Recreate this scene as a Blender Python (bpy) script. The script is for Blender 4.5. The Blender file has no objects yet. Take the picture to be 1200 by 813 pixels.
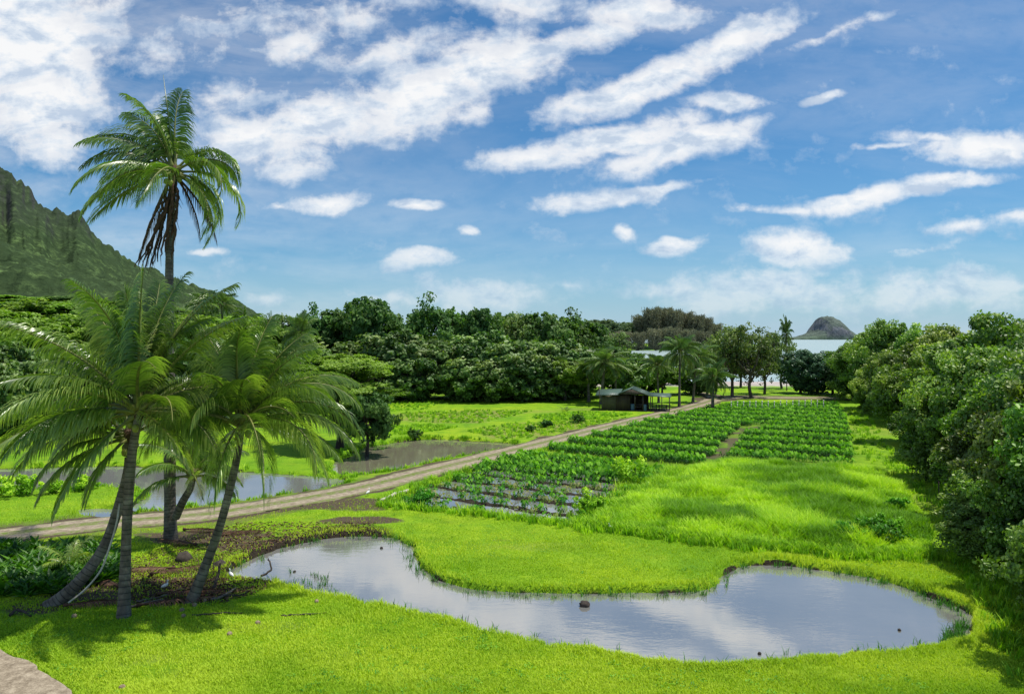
import bpy, math, random
import numpy as np
from mathutils import Vector, Matrix
R = math.radians
rng = np.random.default_rng(7)
random.seed(7)
scene = bpy.context.scene
COL = scene.collection
F, HZ, CH = 867.0, 396.0, 10.0           # focal length in photo pixels, horizon row, eye height

def G(px, py, z=0.0):
    d = F * (CH - z) / (py - HZ)
    return ((px - 600) / F * d, d)
def at(px, D): return (px - 600) / F * D
def zof(py, D): return CH + (HZ - py) / F * D

# ------------------------------------------------------------------ noise
_perm = np.random.default_rng(3).permutation(256)
_val = np.random.default_rng(4).random(256)
def vnoise(x, y, s=0):
    x = np.asarray(x, float) + s * 17.3; y = np.asarray(y, float) + s * 9.1
    xi = np.floor(x).astype(int); yi = np.floor(y).astype(int)
    fx = x - xi; fy = y - yi
    fx = fx * fx * (3 - 2 * fx); fy = fy * fy * (3 - 2 * fy)
    h = lambda a, b: _val[_perm[(a + _perm[b & 255]) & 255]]
    return (h(xi, yi) * (1 - fx) + h(xi + 1, yi) * fx) * (1 - fy) + (h(xi, yi + 1) * (1 - fx) + h(xi + 1, yi + 1) * fx) * fy
def fbm(x, y, o=4, s=0):
    t = 0; a = 1; n = 0
    for i in range(o):
        t = t + a * vnoise(np.asarray(x) * 2 ** i, np.asarray(y) * 2 ** i, s + i * 3); n += a; a *= .5
    return t / n
def sstep(a, b, x):
    t = np.clip((x - a) / (b - a), 0, 1); return t * t * (3 - 2 * t)

def sdist(P, x, y):
    """signed distance to polygon, negative inside"""
    P = np.array(P, float); n = len(P)
    d = np.full(x.shape, 1e9); ins = np.zeros(x.shape, bool)
    for i in range(n):
        ax, ay = P[i]; bx, by = P[(i + 1) % n]
        ex, ey = bx - ax, by - ay
        t = np.clip(((x - ax) * ex + (y - ay) * ey) / (ex * ex + ey * ey + 1e-12), 0, 1)
        d = np.minimum(d, (x - ax - ex * t) ** 2 + (y - ay - ey * t) ** 2)
        c = ((ay > y) != (by > y)) & (x < ex * (y - ay) / (ey + (1e-12 if ey == 0 else 0)) + ax)
        ins ^= c
    d = np.sqrt(d)
    return np.where(ins, -d, d)
def ldist(P, x, y):
    P = np.array(P, float); d = np.full(x.shape, 1e9)
    for i in range(len(P) - 1):
        ax, ay = P[i]; bx, by = P[i + 1]; ex, ey = bx - ax, by - ay
        t = np.clip(((x - ax) * ex + (y - ay) * ey) / (ex * ex + ey * ey + 1e-12), 0, 1)
        d = np.minimum(d, (x - ax - ex * t) ** 2 + (y - ay - ey * t) ** 2)
    return np.sqrt(d)
def smooth_line(P, n=8, closed=False):
    P = [np.array(p, float) for p in P]; m = len(P); out = []
    for i in range(m if closed else m - 1):
        g = (lambda k: P[k % m]) if closed else (lambda k: P[min(max(k, 0), m - 1)])
        p0, p1, p2, p3 = g(i - 1), g(i), g(i + 1), g(i + 2)
        for k in range(n):
            t = k / n
            out.append(.5 * ((2 * p1) + (-p0 + p2) * t + (2 * p0 - 5 * p1 + 4 * p2 - p3) * t * t + (-p0 + 3 * p1 - 3 * p2 + p3) * t ** 3))
    if not closed: out.append(P[-1])
    return np.array(out)

# ------------------------------------------------------------------ mesh helpers
def mesh(name, V, faces, tint=None, smooth=False, attrs=None):
    V = np.ascontiguousarray(V, dtype=np.float32)
    fl = [np.asarray(f, dtype=np.int32) for f in (faces if isinstance(faces, list) else [faces]) if len(f)]
    me = bpy.data.meshes.new(name)
    me.vertices.add(len(V)); me.vertices.foreach_set('co', V.ravel())
    nl = sum(f.size for f in fl); nf = sum(len(f) for f in fl)
    me.loops.add(nl); me.loops.foreach_set('vertex_index', np.concatenate([f.ravel() for f in fl]))
    me.polygons.add(nf)
    tot = np.concatenate([np.full(len(f), f.shape[1], np.int32) for f in fl])
    st = np.concatenate([[0], np.cumsum(tot)[:-1]]).astype(np.int32)
    me.polygons.foreach_set('loop_start', st)
    me.polygons.foreach_set('loop_total', tot)
    if smooth: me.polygons.foreach_set('use_smooth', np.ones(nf, bool))
    if tint is not None:
        a = me.attributes.new('tint', 'FLOAT', 'POINT'); a.data.foreach_set('value', np.asarray(tint, np.float32))
    for k, v in (attrs or {}).items():
        a = me.attributes.new(k, 'FLOAT_VECTOR', 'POINT'); a.data.foreach_set('vector', np.asarray(v, np.float32).ravel())
    me.update(calc_edges=True); me.validate()
    return me
def link(name, me, mat=None, parent=None, loc=None):
    o = bpy.data.objects.new(name, me)
    if me is not None and mat is not None and not me.materials: me.materials.append(mat)
    COL.objects.link(o)
    if parent: o.parent = parent
    if loc is not None: o.location = loc
    return o
def tag(o, label=None, cat=None, group=None, kind=None):
    if label: o['label'] = label
    if cat: o['category'] = cat
    if group: o['group'] = group
    if kind: o['kind'] = kind
    return o
def empty(name, loc=(0, 0, 0), rz=0.0):
    o = bpy.data.objects.new(name, None); o.empty_display_size = .3
    COL.objects.link(o); o.location = loc; o.rotation_euler = (0, 0, rz); return o
def copy_tree(o, parent=None):
    c = o.copy(); COL.objects.link(c)
    if parent: c.parent = parent
    for ch in list(o.children): copy_tree(ch, c)
    return c

class MB:
    """collects vertices and faces of one mesh"""
    def __init__(s): s.V = []; s.F = {}; s.T = []; s.n = 0
    def add(s, V, Fs, t=.5):
        V = np.asarray(V, float)
        for f in (Fs if isinstance(Fs, list) else [Fs]):
            f = np.asarray(f)
            if len(f): s.F.setdefault(f.shape[1], []).append(f + s.n)
        s.V.append(V); s.T.append(np.full(len(V), t) if np.isscalar(t) else np.asarray(t)); s.n += len(V)
    def box(s, c, size, rot=None, t=.5, bev=0.0):
        h = np.array(size) / 2.
        v = np.array([[x, y, z] for x in (-1, 1) for y in (-1, 1) for z in (-1, 1)], float) * h
        if rot is not None: v = v @ np.array(rot).T
        s.add(v + np.array(c), np.array([[0, 1, 3, 2], [4, 6, 7, 5], [0, 4, 5, 1], [2, 3, 7, 6], [0, 2, 6, 4], [1, 5, 7, 3]]), t)
    def tube(s, P, r, k=8, t=.5, cap=True):
        P = np.asarray(P, float); m = len(P); r = np.full(m, r) if np.isscalar(r) else np.asarray(r, float)
        T = np.gradient(P, axis=0); T /= np.linalg.norm(T, axis=1)[:, None] + 1e-9
        ref = np.array([0, 0, 1.]) if abs(T[0][2]) < .9 else np.array([1., 0, 0])
        A = np.cross(T, ref); A /= np.linalg.norm(A, axis=1)[:, None] + 1e-9
        B = np.cross(T, A); a = np.arange(k) / k * 2 * math.pi
        V = P[:, None, :] + r[:, None, None] * (A[:, None, :] * np.cos(a)[None, :, None] + B[:, None, :] * np.sin(a)[None, :, None])
        i = np.arange(m - 1)[:, None] * k; j = np.arange(k)[None, :]; j2 = (j + 1) % k
        Q = np.stack([i + j, i + j2, i + k + j2, i + k + j], -1).reshape(-1, 4)
        s.add(V.reshape(-1, 3), Q, t)
        if cap:
            s.F.setdefault(k, []).append(np.array([list(range(k))[::-1]]) + s.n - m * k)
            s.F[k].append(np.array([list(range(k))]) + s.n - k)
    def blob(s, c, rad, k=10, t=.5, jit=0., seed=0):
        rr = np.random.default_rng(seed); a = np.linspace(0, 2 * math.pi, k, endpoint=False); b = np.linspace(-math.pi / 2, math.pi / 2, k // 2 + 2)
        V = []
        for bb in b:
            for aa in a:
                q = 1 + jit * (rr.random() - .5)
                V.append([math.cos(aa) * math.cos(bb) * rad[0] * q, math.sin(aa) * math.cos(bb) * rad[1] * q, math.sin(bb) * rad[2] * q])
        V = np.array(V)
        V[:k] = V[:k].mean(0); V[-k:] = V[-k:].mean(0)
        i = np.arange(len(b) - 1)[:, None] * k; j = np.arange(k)[None, :]; j2 = (j + 1) % k
        s.add(V + np.array(c), np.stack([i + j, i + j2, i + k + j2, i + k + j], -1).reshape(-1, 4), t)
    def mesh(s, name, smooth=False):
        return mesh(name, np.concatenate(s.V), [np.concatenate(f) for f in s.F.values()], np.concatenate(s.T), smooth)
    def build(s, name, mat, parent=None, smooth=False, loc=None):
        return link(name, s.mesh(name, smooth), mat, parent, loc)

# ------------------------------------------------------------------ materials
def new_mat(name):
    m = bpy.data.materials.new(name); m.use_nodes = True; nt = m.node_tree
    for n in list(nt.nodes): nt.nodes.remove(n)
    out = nt.nodes.new('ShaderNodeOutputMaterial')
    return m, nt, out
def N(nt, typ, **kw):
    n = nt.nodes.new(typ)
    for k, v in kw.items(): setattr(n, k, v)
    return n
def setin(nt, sock, v):
    if hasattr(v, 'links') or hasattr(v, 'is_linked'): nt.links.new(v, sock)
    else: sock.default_value = v
def math_(nt, op, a, b=None, c=None, clamp=False):
    n = N(nt, 'ShaderNodeMath', operation=op, use_clamp=clamp); setin(nt, n.inputs[0], a)
    if b is not None: setin(nt, n.inputs[1], b)
    if c is not None: setin(nt, n.inputs[2], c)
    return n.outputs[0]
def mix(nt, f, a, b, bt='MIX'):
    n = N(nt, 'ShaderNodeMix', data_type='RGBA', blend_type=bt); setin(nt, n.inputs[0], f)
    for s, v in ((n.inputs[6], a), (n.inputs[7], b)):
        if isinstance(v, tuple) and len(v) == 3: v = (*v, 1)
        setin(nt, s, v)
    return n.outputs[2]
def ramp(nt, f, stops):
    n = N(nt, 'ShaderNodeValToRGB'); setin(nt, n.inputs[0], f); e = n.color_ramp.elements
    while len(e) < len(stops): e.new(.5)
    for i, (p, c) in enumerate(stops):
        e[i].position = p; e[i].color = (*c, 1) if isinstance(c, tuple) else (c, c, c, 1)
    return n.outputs[0]
def noise(nt, scale, detail=5, rough=.55, vec=None, dist=0):
    n = N(nt, 'ShaderNodeTexNoise'); n.inputs['Scale'].default_value = scale; n.inputs['Detail'].default_value = detail
    n.inputs['Roughness'].default_value = rough; n.inputs['Distortion'].default_value = dist
    if vec is not None: nt.links.new(vec, n.inputs['Vector'])
    return n.outputs['Fac']
def bump(nt, h, dist, strength=1.0):
    n = N(nt, 'ShaderNodeBump'); n.inputs['Strength'].default_value = strength; n.inputs['Distance'].default_value = dist
    nt.links.new(h, n.inputs['Height']); return n.outputs[0]
def geo_pos(nt): return N(nt, 'ShaderNodeNewGeometry').outputs['Position']

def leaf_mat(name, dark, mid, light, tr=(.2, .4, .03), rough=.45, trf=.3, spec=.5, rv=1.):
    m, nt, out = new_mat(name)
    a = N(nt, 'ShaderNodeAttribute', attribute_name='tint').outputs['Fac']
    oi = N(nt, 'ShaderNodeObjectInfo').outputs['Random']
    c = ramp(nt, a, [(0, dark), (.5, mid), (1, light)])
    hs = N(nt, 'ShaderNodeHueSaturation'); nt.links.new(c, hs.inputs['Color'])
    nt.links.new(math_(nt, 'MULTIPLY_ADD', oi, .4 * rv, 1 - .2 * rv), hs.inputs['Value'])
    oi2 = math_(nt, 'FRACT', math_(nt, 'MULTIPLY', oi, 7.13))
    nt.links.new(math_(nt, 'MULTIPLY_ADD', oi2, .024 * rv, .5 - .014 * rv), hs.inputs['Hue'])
    b = N(nt, 'ShaderNodeBsdfPrincipled'); nt.links.new(hs.outputs[0], b.inputs['Base Color'])
    b.inputs['Roughness'].default_value = rough; b.inputs['Specular IOR Level'].default_value = spec
    t = N(nt, 'ShaderNodeBsdfTranslucent'); nt.links.new(mix(nt, 1.0, hs.outputs[0], (tr[0] * 8, tr[1] * 8, tr[2] * 8), 'MULTIPLY'), t.inputs[0])
    mx = N(nt, 'ShaderNodeMixShader'); mx.inputs[0].default_value = trf
    nt.links.new(b.outputs[0], mx.inputs[1]); nt.links.new(t.outputs[0], mx.inputs[2]); nt.links.new(mx.outputs[0], out.inputs[0])
    return m
def plain_mat(name, stops, scale=4, rough=.8, bd=.01, bscale=None, stretch=None, metal=0, spec=.3, detail=6):
    m, nt, out = new_mat(name)
    co = N(nt, 'ShaderNodeTexCoord').outputs['Object']
    if stretch:
        mp = N(nt, 'ShaderNodeMapping'); mp.inputs['Scale'].default_value = stretch; nt.links.new(co, mp.inputs[0]); co = mp.outputs[0]
    f = noise(nt, scale, detail, .6, co)
    b = N(nt, 'ShaderNodeBsdfPrincipled'); nt.links.new(ramp(nt, f, stops), b.inputs['Base Color'])
    b.inputs['Roughness'].default_value = rough; b.inputs['Metallic'].default_value = metal; b.inputs['Specular IOR Level'].default_value = spec
    nt.links.new(bump(nt, noise(nt, bscale or scale * 3, 5, .6, co), bd), b.inputs['Normal'])
    nt.links.new(b.outputs[0], out.inputs[0]); return m

M = {}
M['palm'] = leaf_mat('palm_leaf', (0.035, 0.072, 0.0144), (0.108, 0.192, 0.0312), (0.338, 0.420, 0.0960), tr=(.19, .23, .06), rough=.34, trf=.36, spec=.8, rv=.6)
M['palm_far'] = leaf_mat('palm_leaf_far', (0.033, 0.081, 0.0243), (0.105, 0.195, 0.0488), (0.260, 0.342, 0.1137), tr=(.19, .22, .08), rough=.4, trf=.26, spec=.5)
M['palm_dead'] = leaf_mat('dead_palm_leaf', (.035, .02, .014), (.10, .055, .035), (.22, .13, .075), tr=(.1, .08, .06), rough=.7, trf=.12, spec=.2)
M['rachis'] = plain_mat('palm_rachis', [(.3, (.08, .11, .02)), (.7, (.22, .22, .06))], 3, .5, .003)
M['hau'] = leaf_mat('broad_glossy_leaf', (0.039, 0.084, 0.0134), (0.130, 0.233, 0.0294), (0.405, 0.503, 0.0936), tr=(.2, .24, .06), rough=.5, trf=.24, spec=.5, rv=1.7)
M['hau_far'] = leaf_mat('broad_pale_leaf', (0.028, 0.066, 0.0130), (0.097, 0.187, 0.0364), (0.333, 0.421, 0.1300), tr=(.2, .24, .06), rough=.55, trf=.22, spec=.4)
M['dense'] = leaf_mat('dense_dark_leaf', (0.026, 0.069, 0.0156), (0.070, 0.157, 0.0312), (0.175, 0.279, 0.0624), tr=(.2, .24, .07), rough=.6, trf=.24, spec=.25)
M['olive'] = leaf_mat('olive_leaf', (0.051, 0.085, 0.0237), (0.144, 0.220, 0.0592), (0.287, 0.389, 0.1183), tr=(.19, .22, .07), rough=.55, trf=.25, spec=.3)
M['light'] = leaf_mat('light_green_leaf', (0.043, 0.092, 0.0120), (0.140, 0.258, 0.0210), (0.281, 0.418, 0.0450), tr=(.19, .23, .05), rough=.55, trf=.28, spec=.3)
M['blue'] = leaf_mat('bluish_dark_leaf', (0.022, 0.069, 0.0325), (0.065, 0.146, 0.0731), (0.195, 0.293, 0.1625), tr=(.16, .22, .1), rough=.5, trf=.2, spec=.4)
M['needle'] = leaf_mat('grey_green_needles', (0.113, 0.127, 0.0891), (0.218, 0.222, 0.1377), (0.321, 0.308, 0.1944), tr=(.18, .2, .12), rough=.8, trf=.2, spec=.1)  # tones greyed and lifted, air haze is part of the colour
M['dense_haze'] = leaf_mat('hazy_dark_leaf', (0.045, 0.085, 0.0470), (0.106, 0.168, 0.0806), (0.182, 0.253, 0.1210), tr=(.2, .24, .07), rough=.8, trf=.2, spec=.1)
M['taro'] = leaf_mat('taro_leaf', (0.009, 0.050, 0.0030), (0.055, 0.242, 0.0100), (0.220, 0.506, 0.0300), tr=(.18, .22, .06), rough=.55, trf=.25, spec=.3, rv=.7)
M['taro_pale'] = leaf_mat('yellowing_taro_leaf', (.10, .17, .03), (.2, .27, .06), (.36, .36, .14), tr=(.2, .2, .08), rough=.5, trf=.3)
M['grass'] = leaf_mat('lawn_grass_blade', (0.154, 0.300, 0.0194), (0.306, 0.500, 0.0260), (0.515, 0.662, 0.0520), tr=(.17, .17, .03), rough=.6, trf=.3, spec=.15, rv=0)
M['tallgrass'] = leaf_mat('tall_grass_blade', (0.085, 0.226, 0.0100), (0.242, 0.493, 0.0150), (0.570, 0.797, 0.0500), tr=(.17, .18, .04), rough=.55, trf=.3, spec=.25, rv=0)
M['fern'] = leaf_mat('shade_fern_leaf', (0.014, 0.066, 0.0060), (0.048, 0.144, 0.0096), (0.120, 0.264, 0.0180), tr=(.19, .22, .05), rough=.5, trf=.25, spec=.4)
M['bark'] = plain_mat('grey_bark', [(.25, (.035, .028, .02)), (.5, (.11, .09, .07)), (.8, (.24, .21, .17))], 3, .9, .03, 9, (1, 1, .4))
M['palmbark'] = None
M['dark_bark'] = plain_mat('dark_bark', [(.3, (.02, .016, .012)), (.7, (.085, .07, .055))], 3, .9, .03, 9, (1, 1, .4))
M['wood'] = plain_mat('weathered_driftwood', [(.3, (.06, .045, .035)), (.6, (.2, .17, .14)), (.85, (.38, .35, .3))], 6, .9, .01, 20, (1, 1, 1))
M['husk'] = plain_mat('coconut_husk', [(.3, (.12, .08, .04)), (.7, (.42, .34, .22))], 9, .8, .006)
M['greennut'] = plain_mat('green_coconut', [(.3, (.16, .2, .03)), (.7, (.3, .3, .06))], 4, .4, .002)
M['rock'] = plain_mat('basalt_rock', [(.3, (.02, .017, .015)), (.6, (.07, .055, .045)), (.85, (.16, .13, .1))], 5, .9, .02, 14)
M['white_feather'] = plain_mat('white_feathers', [(.3, (.7, .69, .66)), (.7, (.84, .84, .82))], 20, .7, .002)
M['bill'] = plain_mat('yellow_bill', [(.3, (.5, .3, .04)), (.7, (.62, .4, .07))], 20, .5, .001)
M['white_paint'] = plain_mat('chalky_white', [(.3, (.5, .5, .46)), (.7, (.78, .77, .72))], 8, .7, .003)
M['pipe'] = plain_mat('sun_bleached_board', [(.3, (.35, .3, .24)), (.7, (.62, .58, .5))], 5, .8, .004)
M['roof'] = plain_mat('green_grey_metal_roof', [(.3, (.045, .085, .065)), (.7, (.085, .14, .11))], 2, .5, .004, 10, None, 0, .4)
M['wall_light'] = plain_mat('olive_canvas_wall', [(.3, (.085, .08, .045)), (.7, (.13, .12, .07))], 2, .85, .006)
M['wall_dark'] = plain_mat('brown_board_wall', [(.3, (.045, .035, .022)), (.7, (.085, .065, .042))], 3, .85, .01, 30, (1, 1, .1))
M['timber'] = plain_mat('dark_timber', [(.3, (.035, .028, .02)), (.7, (.10, .085, .065))], 6, .85, .006)
M['plastic_blue'] = plain_mat('faded_blue_plastic', [(.3, (.06, .13, .2)), (.7, (.12, .2, .28))], 4, .5, .002)
M['petrock'] = plain_mat('wire', [(.3, (.15, .13, .11)), (.7, (.28, .25, .2))], 5, .8, .003)

def palm_bark():
    m, nt, out = new_mat('ringed_palm_bark')
    a = N(nt, 'ShaderNodeAttribute', attribute_name='tint').outputs['Fac']
    co = N(nt, 'ShaderNodeTexCoord').outputs['Object']
    n1 = noise(nt, 2.2, 6, .65, co); n2 = noise(nt, 14, 5, .6, co)
    base = ramp(nt, n1, [(.3, (.05, .042, .034)), (.5, (.13, .11, .09)), (.7, (.27, .245, .21))])
    ring = ramp(nt, a, [(0, (.28, .26, .25)), (.35, (.95, .95, .95)), (1, (1.15, 1.12, 1.05))])
    c = mix(nt, 1.0, base, ring, 'MULTIPLY')
    c = mix(nt, ramp(nt, noise(nt, 1.1, 4, .6, co), [(.52, 0.0), (.7, .5)]), c, (.07, .09, .035))
    b = N(nt, 'ShaderNodeBsdfPrincipled'); nt.links.new(c, b.inputs['Base Color']); b.inputs['Roughness'].default_value = .9
    nt.links.new(bump(nt, n2, .015), b.inputs['Normal']); nt.links.new(b.outputs[0], out.inputs[0]); return m
M['palmbark'] = palm_bark()

def water_mat(name, base, rough=.03, ior=1.45, bs=2.5, bd=.006, murk=None, bs2=12):
    m, nt, out = new_mat(name)
    p = geo_pos(nt)
    c = base
    b = N(nt, 'ShaderNodeBsdfPrincipled')
    nn = noise(nt, .18, 4, .6, p)
    nt.links.new(ramp(nt, nn, [(.35, base), (.65, murk or base)]), b.inputs['Base Color'])
    b.inputs['Roughness'].default_value = rough; b.inputs['IOR'].default_value = ior; b.inputs['Specular IOR Level'].default_value = .5
    mp = N(nt, 'ShaderNodeMapping'); mp.inputs['Scale'].default_value = (.6, 1.4, 1); mp.inputs['Rotation'].default_value = (0, 0, .3); nt.links.new(p, mp.inputs[0])
    h = math_(nt, 'ADD', noise(nt, bs, 3, .5, mp.outputs[0]), math_(nt, 'MULTIPLY', noise(nt, bs2, 2, .5, mp.outputs[0]), .25))
    patch = ramp(nt, noise(nt, .11, 2, .5, p), [(.35, .15), (.65, 1.)])
    bn = N(nt, 'ShaderNodeBump'); bn.inputs['Distance'].default_value = bd; nt.links.new(h, bn.inputs['Height']); nt.links.new(patch, bn.inputs['Strength'])
    nt.links.new(bn.outputs[0], b.inputs['Normal']); nt.links.new(b.outputs[0], out.inputs[0]); return m
M['pond'] = water_mat('pond_water', (.15, .155, .145), .022, 4.4, 2.2, .0035, (.19, .19, .175))
M['pond2'] = water_mat('brown_pond_water', (.14, .13, .085), .03, 3.6, 2.2, .004, (.17, .16, .11))
M['sea'] = water_mat('sea_water', (.30, .385, .37), .35, 1.33, .12, .15, (.34, .42, .40), .5)

# ------------------------------------------------------------------ plan of the place
def PX(L, z=0.0): return [G(a, b, z) for a, b in L]
ZW = -.22
POND = smooth_line(PX([(262, 676), (300, 655), (340, 641), (385, 631), (430, 629), (462, 632), (480, 641), (487, 656), (495, 668), (515, 680), (545, 690), (585, 694), (650, 696), (720, 696), (790, 694), (825, 692), (845, 683), (852, 672), (872, 664), (912, 662), (960, 668), (1010, 676), (1050, 686), (1085, 698), (1112, 708), (1132, 716), (1138, 730), (1130, 750), (1090, 762), (1045, 768), (1000, 770), (940, 777), (870, 783), (820, 784), (760, 778), (700, 766), (640, 757), (580, 745), (540, 733), (500, 723), (455, 715), (420, 708), (380, 700), (345, 692), (310, 683)], ZW), 4, True)
POND2 = smooth_line(PX([(-400, 556), (-150, 550), (0, 550), (60, 548), (150, 547), (250, 551), (330, 556), (395, 561), (408, 567), (380, 574), (300, 587), (230, 596), (170, 602), (140, 602), (172, 580), (120, 572), (0, 578), (-200, 590), (-400, 590)], ZW), 4, True)
POND3 = smooth_line(PX([(388, 550), (410, 530), (455, 520), (500, 515), (550, 517), (606, 521), (560, 532), (500, 545), (440, 557), (400, 558)], ZW), 4, True)
PUDDLE = smooth_line(PX([(95, 598), (130, 597), (160, 604), (130, 609), (100, 606)], ZW), 4, True)
WET = np.array(PX([(452, 592), (500, 568), (560, 546), (610, 531), (700, 540), (782, 553), (755, 575), (695, 616), (640, 611), (560, 602), (500, 597)]))
FIELD = np.array(PX([(640, 528), (690, 513), (760, 495), (830, 480), (862, 474), (984, 476), (994, 500), (1002, 546), (930, 541), (850, 539), (790, 548), (700, 540)]))
BARE = np.array(PX([(838, 536), (852, 518), (868, 503), (884, 498), (902, 499), (896, 504), (872, 507), (853, 534)]))
TALL = smooth_line(PX([(702, 612), (745, 580), (792, 556), (850, 545), (930, 546), (1000, 552), (1042, 560), (1066, 590), (1085, 625), (1080, 648), (1020, 648), (940, 643), (860, 636), (790, 628), (740, 622)]), 3, True)
ROAD = smooth_line([G(-420, 640), G(-200, 640), G(-60, 634), G(40, 622), G(130, 612), G(230, 604), G(300, 594), G(370, 582), G(430, 570), G(500, 552.5), G(560, 538), G(620, 523), G(680, 508), G(740, 493.5), G(790, 482), G(816, 475), G(834, 469), G(836, 464), G(815, 460)], 8)
TRACK = smooth_line([G(834, 468), G(870, 465), (44, 124), (52, 123), (60, 119)], 6)
PATH = np.array(PX([(-160, 700), (0, 762), (50, 788), (85, 815), (130, 880), (-260, 1000), (-600, 800)]))
e1 = np.array([.53, .848]); e2 = np.array([.848, -.53])

def coast(x, y):
    """>0 where the sea floor drops away"""
    u = x / np.maximum(y, 1)
    return sstep(.06, .15, u) * sstep(165, 215, y + 10 * (fbm(x / 40, y / 40, 3, 5) - .5))
def ground_z(x, y, fine=True):
    x = np.asarray(x, float); y = np.asarray(y, float)
    z = np.zeros(x.shape)
    u = x / np.maximum(y, 1)
    rise = sstep(-.18, -.5, u)
    z = z + rise * np.clip(y - 85, 0, 260) * .10 - rise * np.clip(y - 420, 0, 400) * .08
    z = z - coast(x, y) * 4.0
    spit = sstep(1.25, .7, np.hypot((x - at(745, 720)) / 150, (y - 745) / 70)); z = z + spit * (8.5 - 0)
    if fine:
        z = z + .10 * (fbm(x / 6, y / 6, 3, 2) - .5) * sstep(0, 3, ldist(ROAD, x, y) - 2)
        nz = (fbm(x / .9, y / .9, 3, 11) - .5)
        for P, dep in ((POND, .55), (POND2, .5), (POND3, .5), (PUDDLE, .35)):
            d = sdist(P, x, y) + nz * .5
            d = d - .1
            z = np.where(d < .9, z * sstep(-.2, .9, d) + (-.34) * sstep(.16, -.10, d) - (dep - .3) * sstep(0, -1.5, d), z)
        dw = sdist(WET, x, y)
        k = (x * e1[0] + y * e1[1]) / 2.6; fr = np.abs((k % 1) - .5) * 2      # 0 at bed centre
        bed = sstep(.5, .3, fr + .7 * (fbm(x / .9, y / .9, 3, 12) - .5))
        zw = -.42 + .26 * bed + .12 * (fbm(x / .5, y / .5, 2, 8) - .5)
        z = np.where(dw < .3, z * sstep(-.4, .3, dw) + zw * sstep(.3, -.4, dw), z)
    return z

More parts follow.
